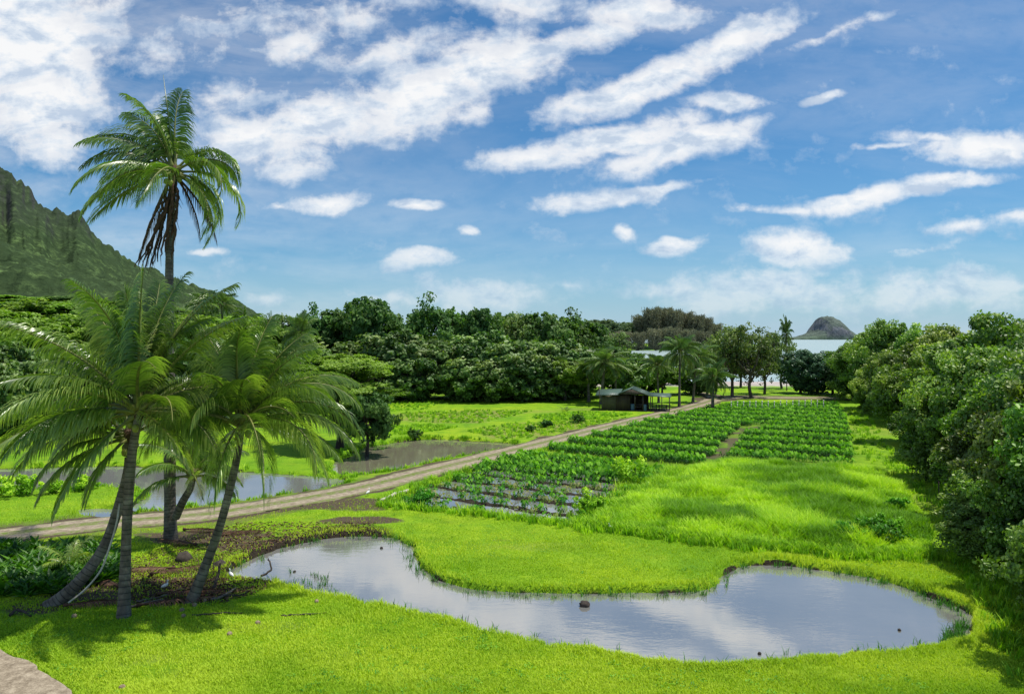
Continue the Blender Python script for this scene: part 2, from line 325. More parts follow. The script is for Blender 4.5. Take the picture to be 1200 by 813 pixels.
def make_ground():
    D = [6.]
    while D[-1] < 5200:
        d = D[-1]
        if d < 20: s = .6
        elif d < 36: s = .10
        elif d < 62: s = .10 + (d - 36) * .012
        elif d < 170: s = .42 + (d - 62) * .012
        else: s = 2 + (d - 170) * .12
        D.append(d + s)
    D = np.array([-40., -15, 0] + D)
    us = np.concatenate([-np.array([9, 6, 4, 3, 2.2, 1.7, 1.3, 1.05, .9, .8]), np.linspace(-.74, .74, 1000), np.array([.8, .9, 1.05, 1.3, 1.7, 2.2, 3, 4, 6, 9])])
    U, DD = np.meshgrid(us, D)
    X = U * np.maximum(DD, 12); Y = DD
    Z = np.zeros_like(X)
    x, y = X.ravel(), Y.ravel(); near = y < 200
    z = ground_z(x, y, False); z[near] = ground_z(x[near], y[near], True)
    n, m = X.shape
    i = np.arange(n - 1)[:, None] * m; j = np.arange(m - 1)[None, :]
    Q = np.stack([i + j, i + j + 1, i + m + j + 1, i + m + j], -1).reshape(-1, 4)
    # masks
    dr = ldist(ROAD, x, y)
    no = fbm(x / 1.7, y / 1.7, 4, 21)
    def patch(px, py, rx, ry, g=1.):
        cx, cy = G(px, py); return g * sstep(1.3, .5, np.hypot((x - cx) / rx, (y - cy) / ry) + (no - .5) * .9)
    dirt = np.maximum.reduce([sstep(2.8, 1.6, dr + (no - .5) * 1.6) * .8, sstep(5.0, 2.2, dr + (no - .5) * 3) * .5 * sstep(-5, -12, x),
        patch(235, 628, 4.0, 1.6, .75), patch(330, 640, 4.0, 1.3, .9), patch(425, 610, 3.0, 1.0, .9), patch(190, 692, 4, 1.8, .8), patch(80, 700, 2.5, 1.6, .8), patch(400, 590, 4.5, 2.2, .7),  # some soil patches here stand in for shadow painted onto the ground
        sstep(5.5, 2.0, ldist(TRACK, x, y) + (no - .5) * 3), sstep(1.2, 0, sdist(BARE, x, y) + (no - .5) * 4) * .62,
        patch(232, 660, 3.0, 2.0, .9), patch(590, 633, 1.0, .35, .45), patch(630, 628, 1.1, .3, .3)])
    mudL = sstep(2.4, .4, sdist(POND, x, y) + (no - .5) * 1.6) * sstep(-5.2, -7.2, x) * sstep(30.5, 32.5, y)
    mud = np.maximum.reduce([sstep(.14, .0, sdist(P, x, y) + (no - .5) * .3) for P in (POND, POND2, POND3, WET)] + [mudL])
    dry = np.maximum.reduce([sstep(1., -1., sdist(np.array(PX([(470, 484), (555, 480), (625, 482), (560, 496), (480, 494)])), x, y) + (no - .5) * 4) * 1.1, patch(590, 482, 9, 2.5, .6), sstep(1., -1., sdist(np.array(PX([(545, 505), (600, 496), (690, 493), (735, 489), (640, 512), (590, 515)])), x, y) + (no - .5) * 4), patch(500, 487, 8, 3, .7), patch(1085, 590, 1.1, 10, .55),
        patch(1110, 655, 3.0, .8, .5), patch(70, 810, 3, 1.2, .5), patch(300, 735, 1.6, .5, .6), patch(480, 800, 2.2, .5, .5), patch(240, 790, 2, .6, .5), patch(700, 800, 2.5, .4, .4), patch(620, 640, 3, .8, .4), patch(150, 770, 2.5, .7, .5), patch(380, 770, 2.5, .5, .45), patch(860, 515, 6, 8, .5), patch(930, 465, 24, 5, .3), patch(1025, 505, 6, 4, .5), patch(690, 480, 5, 2.5, .6)])
    u = x / np.maximum(y, 1)
    sand = sstep(.05, .12, u) * sstep(150, 158, y + (no - .5) * 8) * (1 - sstep(1.3, 1.1, np.hypot((x - at(745, 720)) / 150, (y - 745) / 70)))
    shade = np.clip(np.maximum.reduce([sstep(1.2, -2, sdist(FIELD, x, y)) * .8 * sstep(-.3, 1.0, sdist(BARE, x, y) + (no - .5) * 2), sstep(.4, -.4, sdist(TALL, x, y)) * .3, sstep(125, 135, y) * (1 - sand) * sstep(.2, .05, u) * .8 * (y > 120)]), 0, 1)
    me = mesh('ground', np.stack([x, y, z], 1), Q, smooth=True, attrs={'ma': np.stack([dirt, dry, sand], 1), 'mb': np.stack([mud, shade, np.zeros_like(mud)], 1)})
    m, nt, out = new_mat('lawn_and_soil')
    p = geo_pos(nt)
    A = N(nt, 'ShaderNodeSeparateXYZ'); nt.links.new(N(nt, 'ShaderNodeAttribute', attribute_name='ma').outputs['Vector'], A.inputs[0])
    B = N(nt, 'ShaderNodeSeparateXYZ'); nt.links.new(N(nt, 'ShaderNodeAttribute', attribute_name='mb').outputs['Vector'], B.inputs[0])
    n_big = noise(nt, .09, 4, .55, p); n_mid = noise(nt, .7, 5, .65, p); n_f = noise(nt, 7, 6, .7, p); n_ff = noise(nt, 28, 4, .7, p)
    g1 = ramp(nt, n_mid, [(.3, (.12, .25, .008)), (.5, (.22, .39, .010)), (.7, (.32, .48, .016))])
    g2 = ramp(nt, n_big, [(.35, (.62, .78, .8)), (.52, (1.0, 1.0, 1.0)), (.66, (1.35, 1.12, 1.))])
    g = mix(nt, 1., g1, g2, 'MULTIPLY')
    g = mix(nt, ramp(nt, n_f, [(.35, .75), (.6, 0.)]), g, (.10, .23, .004))
    g = mix(nt, ramp(nt, noise(nt, .33, 5, .7, p), [(.55, 0.), (.75, .35)]), g, (.33, .36, .03))
    g = mix(nt, math_(nt, 'MULTIPLY', A.outputs[1], ramp(nt, math_(nt, 'MULTIPLY_ADD', n_f, .5, math_(nt, 'MULTIPLY', n_mid, .5)), [(.35, 0.), (.6, 1.)])), g, ramp(nt, n_ff, [(.3, (.13, .15, .03)), (.7, (.30, .27, .09))]))
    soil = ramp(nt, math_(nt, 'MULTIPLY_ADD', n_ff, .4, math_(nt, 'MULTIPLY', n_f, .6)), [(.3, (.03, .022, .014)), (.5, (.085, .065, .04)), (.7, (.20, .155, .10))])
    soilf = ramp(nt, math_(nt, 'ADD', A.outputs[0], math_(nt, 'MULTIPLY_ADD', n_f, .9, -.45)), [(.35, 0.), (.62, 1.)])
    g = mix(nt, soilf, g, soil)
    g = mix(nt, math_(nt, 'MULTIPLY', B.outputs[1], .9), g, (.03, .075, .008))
    mudc = ramp(nt, n_f, [(.3, (.012, .009, .006)), (.7, (.055, .042, .026))])
    g = mix(nt, ramp(nt, B.outputs[0], [(.25, 0.), (.7, 1.)]), g, mudc)
    g = mix(nt, A.outputs[2], g, ramp(nt, noise(nt, .15, 4, .5, p), [(.35, (.36, .31, .28)), (.65, (.5, .44, .4))]))
    b = N(nt, 'ShaderNodeBsdfPrincipled'); nt.links.new(g, b.inputs['Base Color']); b.inputs['Roughness'].default_value = .85; b.inputs['Specular IOR Level'].default_value = .15
    hh = math_(nt, 'ADD', n_f, math_(nt, 'MULTIPLY', n_ff, .35))
    nt.links.new(bump(nt, hh, .10, .8), b.inputs['Normal']); nt.links.new(b.outputs[0], out.inputs[0])
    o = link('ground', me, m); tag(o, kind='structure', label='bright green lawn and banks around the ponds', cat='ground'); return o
make_ground()

def sheet(name, P, z, mat, label, cat):
    P = np.asarray(P); me = bpy.data.meshes.new(name)
    me.from_pydata([(a, b, z) for a, b in P], [], [list(range(len(P)))]); me.materials.append(mat)
    o = bpy.data.objects.new(name, me); COL.objects.link(o); return tag(o, label, cat, kind='structure')
def grow(P, k):
    P = np.asarray(P); T = np.roll(P, -1, 0) - np.roll(P, 1, 0); T /= np.linalg.norm(T, axis=1)[:, None] + 1e-9
    Nn = np.stack([T[:, 1], -T[:, 0]], 1)
    area = np.sum(P[:, 0] * np.roll(P[:, 1], -1) - np.roll(P[:, 0], -1) * P[:, 1])
    return P + Nn * (k if area > 0 else -k)
sheet('pond_water', grow(POND, .6), ZW, M['pond'], 'still grey pond curving across the front lawn', 'pond')
sheet('pond_water', grow(POND2, .5), ZW, M['pond'], 'blue reflecting pond beyond the road behind the palms', 'pond')
sheet('pond_water', grow(POND3, .5), ZW, M['pond2'], 'murky brown pond beside the middle of the road', 'pond')
sheet('puddle_water', grow(PUDDLE, .3), ZW, M['pond'], 'small puddle in the grass strip left of the palms', 'puddle')
sheet('paddy_water', grow(WET, .1), -.20, M['pond'], 'shallow flooded water between the taro beds', 'paddy')
sea = sheet('sea_water', [(-400, 560), (20, 170), (90, 150), (2000, 150), (60000, 3000), (60000, 60000), (-60000, 60000), (-60000, 6000), (-3000, 5300), (-1200, 1400)], -1.3, M['sea'], 'pale turquoise bay', 'sea')

def road_mat():
    m, nt, out = new_mat('dirt_road_surface')
    p = geo_pos(nt)
    a = N(nt, 'ShaderNodeAttribute', attribute_name='tint').outputs['Fac']   # 0 centre .. 1 edge
    n1 = noise(nt, 3, 6, .65, p); n2 = noise(nt, 20, 4, .6, p)
    c = ramp(nt, math_(nt, 'MULTIPLY_ADD', n1, .6, math_(nt, 'MULTIPLY', n2, .4)), [(.35, (.14, .11, .075)), (.5, (.28, .23, .165)), (.65, (.46, .39, .29))])
    mid = mix(nt, ramp(nt, n1, [(.38, 0.), (.55, 1.)]), c, (.12, .17, .03))
    c = mix(nt, ramp(nt, a, [(.0, 1.), (.2, .85), (.34, 0.), (.7, 0.), (.9, .9)]), c, mid)
    b = N(nt, 'ShaderNodeBsdfPrincipled'); nt.links.new(c, b.inputs['Base Color']); b.inputs['Roughness'].default_value = .95; b.inputs['Specular IOR Level'].default_value = .1
    nt.links.new(bump(nt, n1, .04), b.inputs['Normal']); nt.links.new(b.outputs[0], out.inputs[0]); return m
M['road'] = road_mat()
def ribbon(name, P, w, label, z=.05):
    P = smooth_line(P[::2], 10); T = np.gradient(P, axis=0); T /= np.linalg.norm(T, axis=1)[:, None]; Nn = np.stack([T[:, 1], -T[:, 0]], 1)
    ks = np.array([-1, -.9, -.6, -.3, 0, .3, .6, .9, 1.]); V = []; Tn = []
    for i, (p, n) in enumerate(zip(P, Nn)):
        for k in ks:
            j = (fbm(p[0] / 1.2 + k * 7, p[1] / 1.2, 3, 31) - .5) * .9 * abs(k) ** 3
            q = p + n * (k * w / 2 + j)
            V.append((q[0], q[1], z + (.03 if abs(k) < .2 else 0) - (.09 if abs(k) > .95 else 0))); Tn.append(abs(k))
    m = len(ks); i = np.arange(len(P) - 1)[:, None] * m; j = np.arange(m - 1)[None, :]
    Q = np.stack([i + j, i + j + 1, i + m + j + 1, i + m + j], -1).reshape(-1, 4)
    o = link(name, mesh(name, V, Q, Tn, True), M['road']); return tag(o, label, name.replace('_', ' '), kind='structure')
ribbon('dirt_road', ROAD, 3.1, 'pale dirt road with two wheel tracks crossing the fields')
ribbon('dirt_track', TRACK, 4.2, 'brown dirt track running right behind the taro field')
def path():
    P = smooth_line(list(PATH), 10, True); c = P.mean(0)
    q = P + (fbm(P[:, 0], P[:, 1], 3, 3)[:, None] - .5) * .3
    V = [(c[0], c[1], .06)] + [(a, b, .06) for a, b in q]; n = len(q)
    Fs = [(0, 1 + i, 1 + (i + 1) % n) for i in range(n)]
    o = link('dirt_path', mesh('dirt_path', V, np.array(Fs), np.full(n + 1, .5)), M['road']); tag(o, 'dirt path in the near corner left of the lawn', 'path', kind='structure')
path()

# ------------------------------------------------------------------ mountain, island
def terrain_mat(name, low, high, rock, zlo, zhi, sc=1.0):
    m, nt, out = new_mat(name)
    g = N(nt, 'ShaderNodeNewGeometry'); p = g.outputs['Position']
    nz = N(nt, 'ShaderNodeSeparateXYZ'); nt.links.new(g.outputs['Normal'], nz.inputs[0])
    pz = N(nt, 'ShaderNodeSeparateXYZ'); nt.links.new(p, pz.inputs[0])
    n1 = noise(nt, .012 * sc, 8, .65, p); n2 = noise(nt, .09 * sc, 6, .7, p)
    v = N(nt, 'ShaderNodeTexVoronoi'); v.inputs['Scale'].default_value = .045 * sc; nt.links.new(p, v.inputs['Vector'])
    veg = mix(nt, ramp(nt, n1, [(.35, 0.), (.6, 1.)]), low, high)
    veg = mix(nt, ramp(nt, v.outputs['Distance'], [(.2, 0.), (.6, .9)]), veg, tuple(c * .45 for c in low))
    veg = mix(nt, ramp(nt, noise(nt, .03 * sc, 4, .6, p), [(.4, .6), (.55, 0.)]), veg, tuple(c * .6 for c in low))
    veg = mix(nt, ramp(nt, n2, [(.42, .75), (.55, 0.)]), veg, tuple(c * .55 for c in low))
    hi = math_(nt, 'MULTIPLY_ADD', pz.outputs[2], 1 / (zhi - zlo), -zlo / (zhi - zlo))
    hi = math_(nt, 'ADD', hi, math_(nt, 'MULTIPLY_ADD', n1, 1.2, -.6))
    st = math_(nt, 'ADD', math_(nt, 'MULTIPLY_ADD', nz.outputs[2], -2.2, 1.6), math_(nt, 'MULTIPLY_ADD', n2, 1.2, -.6))
    rk = mix(nt, ramp(nt, n2, [(.35, 0.), (.65, 1.)]), tuple(c * .5 for c in rock), rock)
    veg = mix(nt, ramp(nt, noise(nt, .22 * sc, 3, .7, p), [(.42, .7), (.56, 0.)]), veg, tuple(c * .45 for c in low))
    f = math_(nt, 'MULTIPLY', ramp(nt, hi, [(.35, 0.), (.8, 1.)]), ramp(nt, st, [(.2, .3), (.7, 1.)]))
    c = mix(nt, f, veg, rk)
    b = N(nt, 'ShaderNodeBsdfPrincipled'); nt.links.new(c, b.inputs['Base Color']); b.inputs['Roughness'].default_value = .95; b.inputs['Specular IOR Level'].default_value = .05
    h = math_(nt, 'ADD', n2, math_(nt, 'MULTIPLY', v.outputs['Distance'], -.8))
    nt.links.new(bump(nt, h, 9 / sc, .7), b.inputs['Normal']); nt.links.new(b.outputs[0], out.inputs[0]); return m

def worley(x, y, s=0):
    xi = np.floor(x).astype(int); yi = np.floor(y).astype(int); d = np.full(x.shape, 9.)
    for a in (-1, 0, 1):
        for b in (-1, 0, 1):
            h = _perm[(xi + a + _perm[(yi + b + s) & 255]) & 255]
            cx = xi + a + _val[h]; cy = yi + b + _val[(h * 7 + 13) & 255]
            d = np.minimum(d, (x - cx) ** 2 + (y - cy) ** 2)
    return np.sqrt(d)
def mountain():
    rp = np.array([(-700, 150), (-300, 160), (-120, 175), (-40, 190), (0, 196), (13, 201), (20, 213), (34, 218), (42, 232), (52, 239), (60, 248), (66, 244), (78, 248), (92, 249), (99, 256), (107, 270), (122, 284), (134, 293), (150, 304), (180, 318), (215, 331), (250, 342), (275, 350), (300, 366), (330, 385), (380, 396)], float)
    us = np.linspace(-700, 380, 700); ry = np.interp(us, rp[:, 0], rp[:, 1])
    ry = ry - (fbm(us / 7, us * 0, 5, 2) - .5) * 17 * np.clip((396 - ry) / 100, 0, 1)
    Dr = np.interp(us, [-700, 0, 120, 300, 380], [1500, 1650, 1750, 2300, 2500])
    ts = np.linspace(0, 1.35, 330)
    U, T = np.meshgrid(us, ts); DR = np.interp(U, us, Dr); HR = (396 - np.interp(U, us, ry)) / F * DR + 10
    
    kk = np.hanning(121); kk /= kk.sum(); base_r = np.interp(us, rp[:, 0], rp[:, 1]); sm = np.convolve(np.pad(base_r, 60, 'edge'), kk, 'valid')
    HS = (396 - np.interp(U, us, sm)) / F * DR + 10; HR = HS + (HR - HS) * sstep(.93, 1.0, T)
    D0 = 330.; D = D0 + (DR - D0) * T
    X = (U - 600) / F * D; Y = D
    prof = np.where(T < 1, .16 * sstep(0, .3, T) * (T / .3).clip(0, 1) + .34 * sstep(.15, .85, T) + .5 * np.clip((T - .74) / .26, 0, 1) ** 1.35, 1 - 2.2 * (T - 1))
    g = fbm(U / 22, T * 1.6, 4, 6) - .5
    gul = np.abs(fbm(U / 34 + T * 1.2, T * 1.2, 4, 16) - .5) * 2
    Z = HR * (prof + (np.minimum(gul, .8) - .8) * (.025 * sstep(.75, .88, T)) * sstep(1.0, .9, T) - .16 * (1 - np.abs(fbm(X / 260 + Y / 400, Y / 300, 5, 33) - .5) * 2) ** 2 * sstep(.1, .4, T) * sstep(.9, .65, T) + .08 * sstep(.1, .4, T) * sstep(.9, .65, T) + (g - .25) * .22 * sstep(.6, .8, T) * sstep(1.0, .95, T))
    Z = Z + np.interp(T, [0, .2, 1, 1.35], [0, 1, .3, .3]) * 26 * (fbm(X / 130, Y / 130, 4, 9) - .5)
    can = (1 - worley(X / 14, Y / 14)) * 1.1
    Z = Z + can * 7 * sstep(0, .05, T) * sstep(1.0, .6, prof) + 6 * (fbm(X / 9, Y / 9, 2, 4) - .5)
    base = ground_z(X.ravel(), Y.ravel(), False).reshape(X.shape)
    Z = np.maximum(Z, -6) + base * sstep(.5, 0, T) - 5 * sstep(.06, 0, T)
    n, m = X.shape; i = np.arange(n - 1)[:, None] * m; j = np.arange(m - 1)[None, :]
    Q = np.stack([i + j, i + j + 1, i + m + j + 1, i + m + j], -1).reshape(-1, 4)
    mt = terrain_mat('forested_mountain', (.065, .11, .045), (.14, .22, .07), (.062, .068, .062), 170, 300)  # distance haze is mixed into these base colours
    o = link('mountain', mesh('mountain', np.stack([X, Y, Z], -1).reshape(-1, 3), Q, smooth=True), mt)
    tag(o, 'green mountain ridge with dark cliffs under its crest', 'mountain', kind='structure')
mountain()
def island():
    D = 5200.; s = D / F
    prof = np.array([(918, .0), (925, 1.2), (932, 1.5), (941, 2.5), (948, 5), (953, 7.5), (956, 10), (959, 18), (962, 23.2), (966, 25.5), (971, 25), (976, 22.5), (981, 18), (985, 12.5), (989, 9), (993, 5), (997, 1.5), (1002, 0)], float)
    us = np.linspace(918, 1002, 150); vs = np.linspace(-1, 1, 60)
    U, Vv = np.meshgrid(us, vs); h = np.interp(U, prof[:, 0], prof[:, 1]) * s
    X = (U - 600) * s; Y = D + Vv * 34 * s
    k = np.sqrt(np.clip(1 - np.abs(Vv) ** 2.2, 0, 1)) ** .8
    Z = h * k * (1 + .10 * (fbm(X / 30, Y / 30, 4) - .5)) + 22 * (fbm(X / 26, Y / 40, 4, 4) - .5) * sstep(0, 60, h) * k * (np.abs(Vv) > .02) - 3 + 9
    Z = np.where(k < .05, -6, Z)
    n, m = X.shape; i = np.arange(n - 1)[:, None] * m; j = np.arange(m - 1)[None, :]
    Q = np.stack([i + j, i + j + 1, i + m + j + 1, i + m + j], -1).reshape(-1, 4)
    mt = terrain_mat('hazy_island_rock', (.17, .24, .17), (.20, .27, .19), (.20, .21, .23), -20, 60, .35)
    o = link('island', mesh('island', np.stack([X, Y, Z], -1).reshape(-1, 3), Q, smooth=True), mt)
    tag(o, 'steep cone shaped rocky island out at sea', 'island', kind='structure')
island()

# ------------------------------------------------------------------ leaves
def unit(v): return v / (np.linalg.norm(v, axis=-1, keepdims=True) + 1e-9)
def leaves(C, Nn, T, L, W, tint, fold=.15):
    S = unit(np.cross(Nn, T)); T = unit(T); L = L[:, None]; W = W[:, None]
    b = C - T * L * .5; tip = C + T * L * .5 - Nn * L * .12
    m = C - T * L * .06
    l = m + S * W * .5 + Nn * W * fold; r = m - S * W * .5 + Nn * W * fold
    n = len(C); V = np.stack([b, r, tip, l], 1).reshape(-1, 3)
    i = np.arange(n)[:, None] * 4
    Q = np.concatenate([i + np.array([[0, 1, 2]]), i + np.array([[0, 2, 3]])])
    return V, Q, np.repeat(tint, 4)
def rdir(r, n): return unit(r.normal(size=(n, 3)))
def crown_points(r, nc, R3, zc, cr, sub, ssr, flat=.8, fill=.5, low=None):
    """cluster > subcluster centres"""
    c = rdir(r, nc) * (fill + (1 - fill) * r.random((nc, 1)) ** .6) * np.array(R3) * (1 - cr * .35 / max(R3)); c[:, 2] += zc
    if low is not None: c[:, 2] = np.maximum(c[:, 2], low + r.random(nc) * .5)
    rad = cr * (.65 + .7 * r.random(nc))
    d = rdir(r, nc * sub).reshape(nc, sub, 3) * rad[:, None, None] * (.55 + .5 * r.random((nc, sub, 1))) * np.array([1, 1, flat])
    s = (c[:, None, :] + d).reshape(-1, 3); sr = np.repeat(rad, sub) * ssr * (.6 + .8 * r.random(nc * sub))
    return c, s, sr
def crown_mesh(name, seed, nc, R3, zc, cr, sub, nl, ll, ww, ssr=.42, flat=.8, fill=.5, low=.3, droop=.4, up=.5, minz=.1):
    r = np.random.default_rng(seed)
    c, s, sr = crown_points(r, nc, R3, zc, cr, sub, ssr, flat, fill, low)
    k = max(1, nl // len(s)); n = k * len(s)
    d = rdir(r, n); pos = np.repeat(s, k, 0) + d * np.repeat(sr, k)[:, None] * (r.random((n, 1)) ** .35) * np.array([1, 1, flat])
    keep = pos[:, 2] > minz; pos = pos[keep]; d = d[keep]; n = len(pos)
    cen = np.array([0, 0, zc]); o = unit((pos - cen) / np.array(R3))
    Nn = unit(d * .7 + o * .6 + np.array([0, 0, up]) + r.normal(size=(n, 3)) * .45)
    T = rdir(r, n); T = unit(T - Nn * np.sum(T * Nn, 1)[:, None] + np.array([0, 0, -droop]))
    sz = .6 + .7 * r.random(n)
    ct = np.repeat(np.repeat(r.random(nc) * .35, sub), k)[keep]; st = np.repeat(r.random(len(s)) * .25, k)[keep]
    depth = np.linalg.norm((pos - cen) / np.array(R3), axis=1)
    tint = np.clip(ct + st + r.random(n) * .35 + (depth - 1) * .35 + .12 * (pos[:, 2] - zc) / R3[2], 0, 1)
    V, Q, t = leaves(pos, Nn, T, ll * sz, ww * sz, tint)
    return mesh(name, V, Q, t), c
def trunk_mesh(name, seed, c, zf, r0, lean=0, nl=8, sides=8, zmin=0):
    r = np.random.default_rng(seed); b = MB()
    top = np.array([lean, 0, zf])
    P = np.array([[0, 0, -.4], [0, 0, .1], top * .5 + np.array([r.normal() * .15, r.normal() * .15, 0]), top]); P = smooth_line(P, 4)
    b.tube(P, np.linspace(r0 * 1.25, r0 * .75, len(P)), sides)
    idx = r.choice(len(c), min(nl, len(c)), replace=False)
    for i in idx:
        e = c[i]; st = top if r.random() < .6 else top * .7
        md = st + (e - st) * .5 + r.normal(size=3) * .35 + np.array([0, 0, -.2])
        Q = smooth_line([st, md, e], 5); b.tube(Q, np.linspace(r0 * .55, r0 * .12, len(Q)), 6)
        for _ in range(2):
            k = c[r.integers(len(c))]; j = Q[len(Q) // 2 + 1]
            if np.linalg.norm(k - j) < 4: 
                Z = smooth_line([j, (j + k) / 2 + r.normal(size=3) * .2, k], 3); b.tube(Z, np.linspace(r0 * .22, r0 * .06, len(Z)), 5)
    return b.mesh(name, True)

PROTO = {}
def proto(key, variants): PROTO[key] = variants
def mkvar(n, seed, mat, bark, zf, r0, nlimb, **kw):
    out = []
    for i in range(n):
        cm, c = crown_mesh('crown', seed + i, **kw); cm.materials.append(M[mat])
        tm = trunk_mesh('trunk', seed + 50 + i, c, zf, r0, nl=nlimb); tm.materials.append(M[bark])
        out.append((cm, tm))
    return out
# unit sizes: (height about 10, width about 10) unless noted
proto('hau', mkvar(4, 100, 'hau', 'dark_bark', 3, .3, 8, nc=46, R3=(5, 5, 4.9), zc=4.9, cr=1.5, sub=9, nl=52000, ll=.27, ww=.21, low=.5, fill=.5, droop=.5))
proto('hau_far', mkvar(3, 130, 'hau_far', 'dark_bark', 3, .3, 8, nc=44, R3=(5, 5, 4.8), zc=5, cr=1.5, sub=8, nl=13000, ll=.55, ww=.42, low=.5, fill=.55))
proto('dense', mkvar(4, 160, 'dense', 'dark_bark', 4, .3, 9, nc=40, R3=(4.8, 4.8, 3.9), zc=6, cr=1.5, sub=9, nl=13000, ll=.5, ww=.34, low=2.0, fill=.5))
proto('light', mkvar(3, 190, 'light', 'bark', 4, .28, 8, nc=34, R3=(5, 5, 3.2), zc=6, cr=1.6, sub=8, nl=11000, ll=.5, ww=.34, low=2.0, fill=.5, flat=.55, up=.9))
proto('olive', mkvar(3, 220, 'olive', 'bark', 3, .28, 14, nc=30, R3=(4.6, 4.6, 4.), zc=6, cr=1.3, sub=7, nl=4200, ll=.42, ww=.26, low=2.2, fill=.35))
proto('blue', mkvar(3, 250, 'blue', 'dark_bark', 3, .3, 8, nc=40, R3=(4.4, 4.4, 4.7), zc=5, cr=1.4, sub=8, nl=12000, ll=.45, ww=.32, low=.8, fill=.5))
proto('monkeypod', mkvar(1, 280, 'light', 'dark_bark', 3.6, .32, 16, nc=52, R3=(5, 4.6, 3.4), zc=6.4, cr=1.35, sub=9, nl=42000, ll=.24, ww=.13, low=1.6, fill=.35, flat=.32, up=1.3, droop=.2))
def needle_var(seed):
    r = np.random.default_rng(seed); n = 7000
    h = r.random(n) ** .8; lim = (1 - h) ** .6 * 3.2 + .5
    br = r.integers(0, 60, n); a = br * 2.399 + r.normal(size=n) * .16; hb = (br / 60 * .8 + .15) * 10
    rad = lim * r.random(n) ** .5
    pos = np.stack([np.cos(a) * rad, np.sin(a) * rad, hb + rad * .35 + r.normal(size=n) * .35], 1)
    T = unit(np.array([0, 0, -1.]) + r.normal(size=(n, 3)) * .45); Nn = rdir(r, n)
    V, Q, t = leaves(pos, Nn, T, .9 * (.6 + .7 * r.random(n)), .2 * np.ones(n), np.clip(r.random(n) * .7 + .3 * h, 0, 1))
    cm = mesh('crown', V, Q, t); cm.materials.append(M['needle'])
    b = MB(); b.tube(smooth_line([(0, 0, -.5), (.1, 0, 4), (-.1, .1, 9.6)], 5), np.linspace(.3, .05, 11), 6)
    for k in range(14):
        aa = k * 2.4; z = 2 + k * .5; b.tube([(0, 0, z), (math.cos(aa) * 1.6, math.sin(aa) * 1.6, z + .6)], [.09, .03], 5)
    tm = b.mesh('trunk'); tm.materials.append(M['bark']); return cm, tm
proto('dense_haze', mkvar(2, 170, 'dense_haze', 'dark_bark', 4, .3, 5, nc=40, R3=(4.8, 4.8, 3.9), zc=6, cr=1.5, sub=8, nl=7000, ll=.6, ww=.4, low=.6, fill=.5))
proto('needle', [needle_var(300), needle_var(301), needle_var(302)])

_cnt = {}
def tree(kind, name, px, D, top, width, label, group=None, cat='tree', z0=None, seed=None, base_z=None):
    """px column of the trunk, distance, photo row of the top, width in metres"""
    v = PROTO[kind]; k = _cnt.get(kind, 0); _cnt[kind] = k + 1
    cm, tm = v[k % len(v)]
    x = at(px, D); z = float(ground_z(np.array([x]), np.array([D]), False)[0]) if base_z is None else base_z
    h = (zof(top, D) - z) / 10.2
    o = empty(name, (x, D, z), (k * 2.13 + .7) % 6.28); s = width / 10.
    o.scale = (s, s, h)
    link('trunk', tm, None, o); link('crown', cm, None, o)
    tag(o, label, cat, group); return o

# far ironwoods across the inlet
gi = 'grey green ironwoods across the inlet'
for i, (px, D, top, w) in enumerate([(690, 700, 376, 30), (706, 720, 374, 34), (722, 700, 377, 30), (738, 715, 377, 34), (752, 700, 372, 30), (764, 690, 364, 28), (776, 700, 363, 30), (789, 690, 365, 28), (802, 700, 368, 30), (815, 690, 371, 26), (826, 700, 374, 26), (838, 710, 381, 24), (712, 670, 392, 24), (730, 670, 390, 24), (748, 665, 391, 22), (768, 665, 387, 24), (786, 662, 386, 24), (806, 660, 388, 24), (824, 662, 390, 22)]):
    tree('needle' if i > 3 else 'dense_haze', 'ironwood_tree' if i > 3 else 'forest_tree', px, D, top - 1, w,
         ('tall grey green ironwood on the far shore beyond the inlet' if i < 12 else 'low brownish ironwood along the far shoreline') if i > 3 else 'dark rounded tree on the far shore left of the ironwoods', gi)
# tall dark trees behind the hedge of pale bushes
back = [(300, 150, 372, 14, 'olive', 'olive'), (335, 150, 366, 13, 'olive', 'olive'), (362, 150, 362, 12, 'dense', 'dense'), (392, 152, 361, 14, 'dense', 'dense'),
        (441, 150, 343, 15, 'dense', 'dense'), (416, 156, 357, 12, 'dense', 'dense'), (474, 158, 372, 12, 'olive', 'x'), (512, 154, 352, 14, 'dense', 'dense'), (534, 165, 368, 11, 'dense', 'x'),
        (560, 154, 357, 11, 'dense', 'x'), (585, 160, 366, 11, 'olive', 'x'), (612, 158, 364, 13, 'olive', 'x'), (640, 156, 359, 15, 'dense', 'x'), (662, 164, 368, 13, 'dense', 'x'),
        (690, 168, 374, 14, 'dense', 'x'), (718, 170, 384, 12, 'olive', 'x'), (590, 172, 362, 12, 'dense', 'x')]
for i, (px, D, top, w, k, _) in enumerate(back):
    lab = {4: 'tallest dark tree with pointed crown above the left hedge', 7: 'flat topped dark tree second from the tallest one', 9: 'narrow dark tree just right of the flat topped tree', 12: 'broad domed dark tree rising behind the right end of the hedge'}.get(i, 'dark tree rising behind the pale leafed hedge' if k == 'dense' else 'thin olive green tree rising behind the pale leafed hedge')
    tree(k, 'forest_tree', px, D, top, w, lab, 'trees behind the hedge')
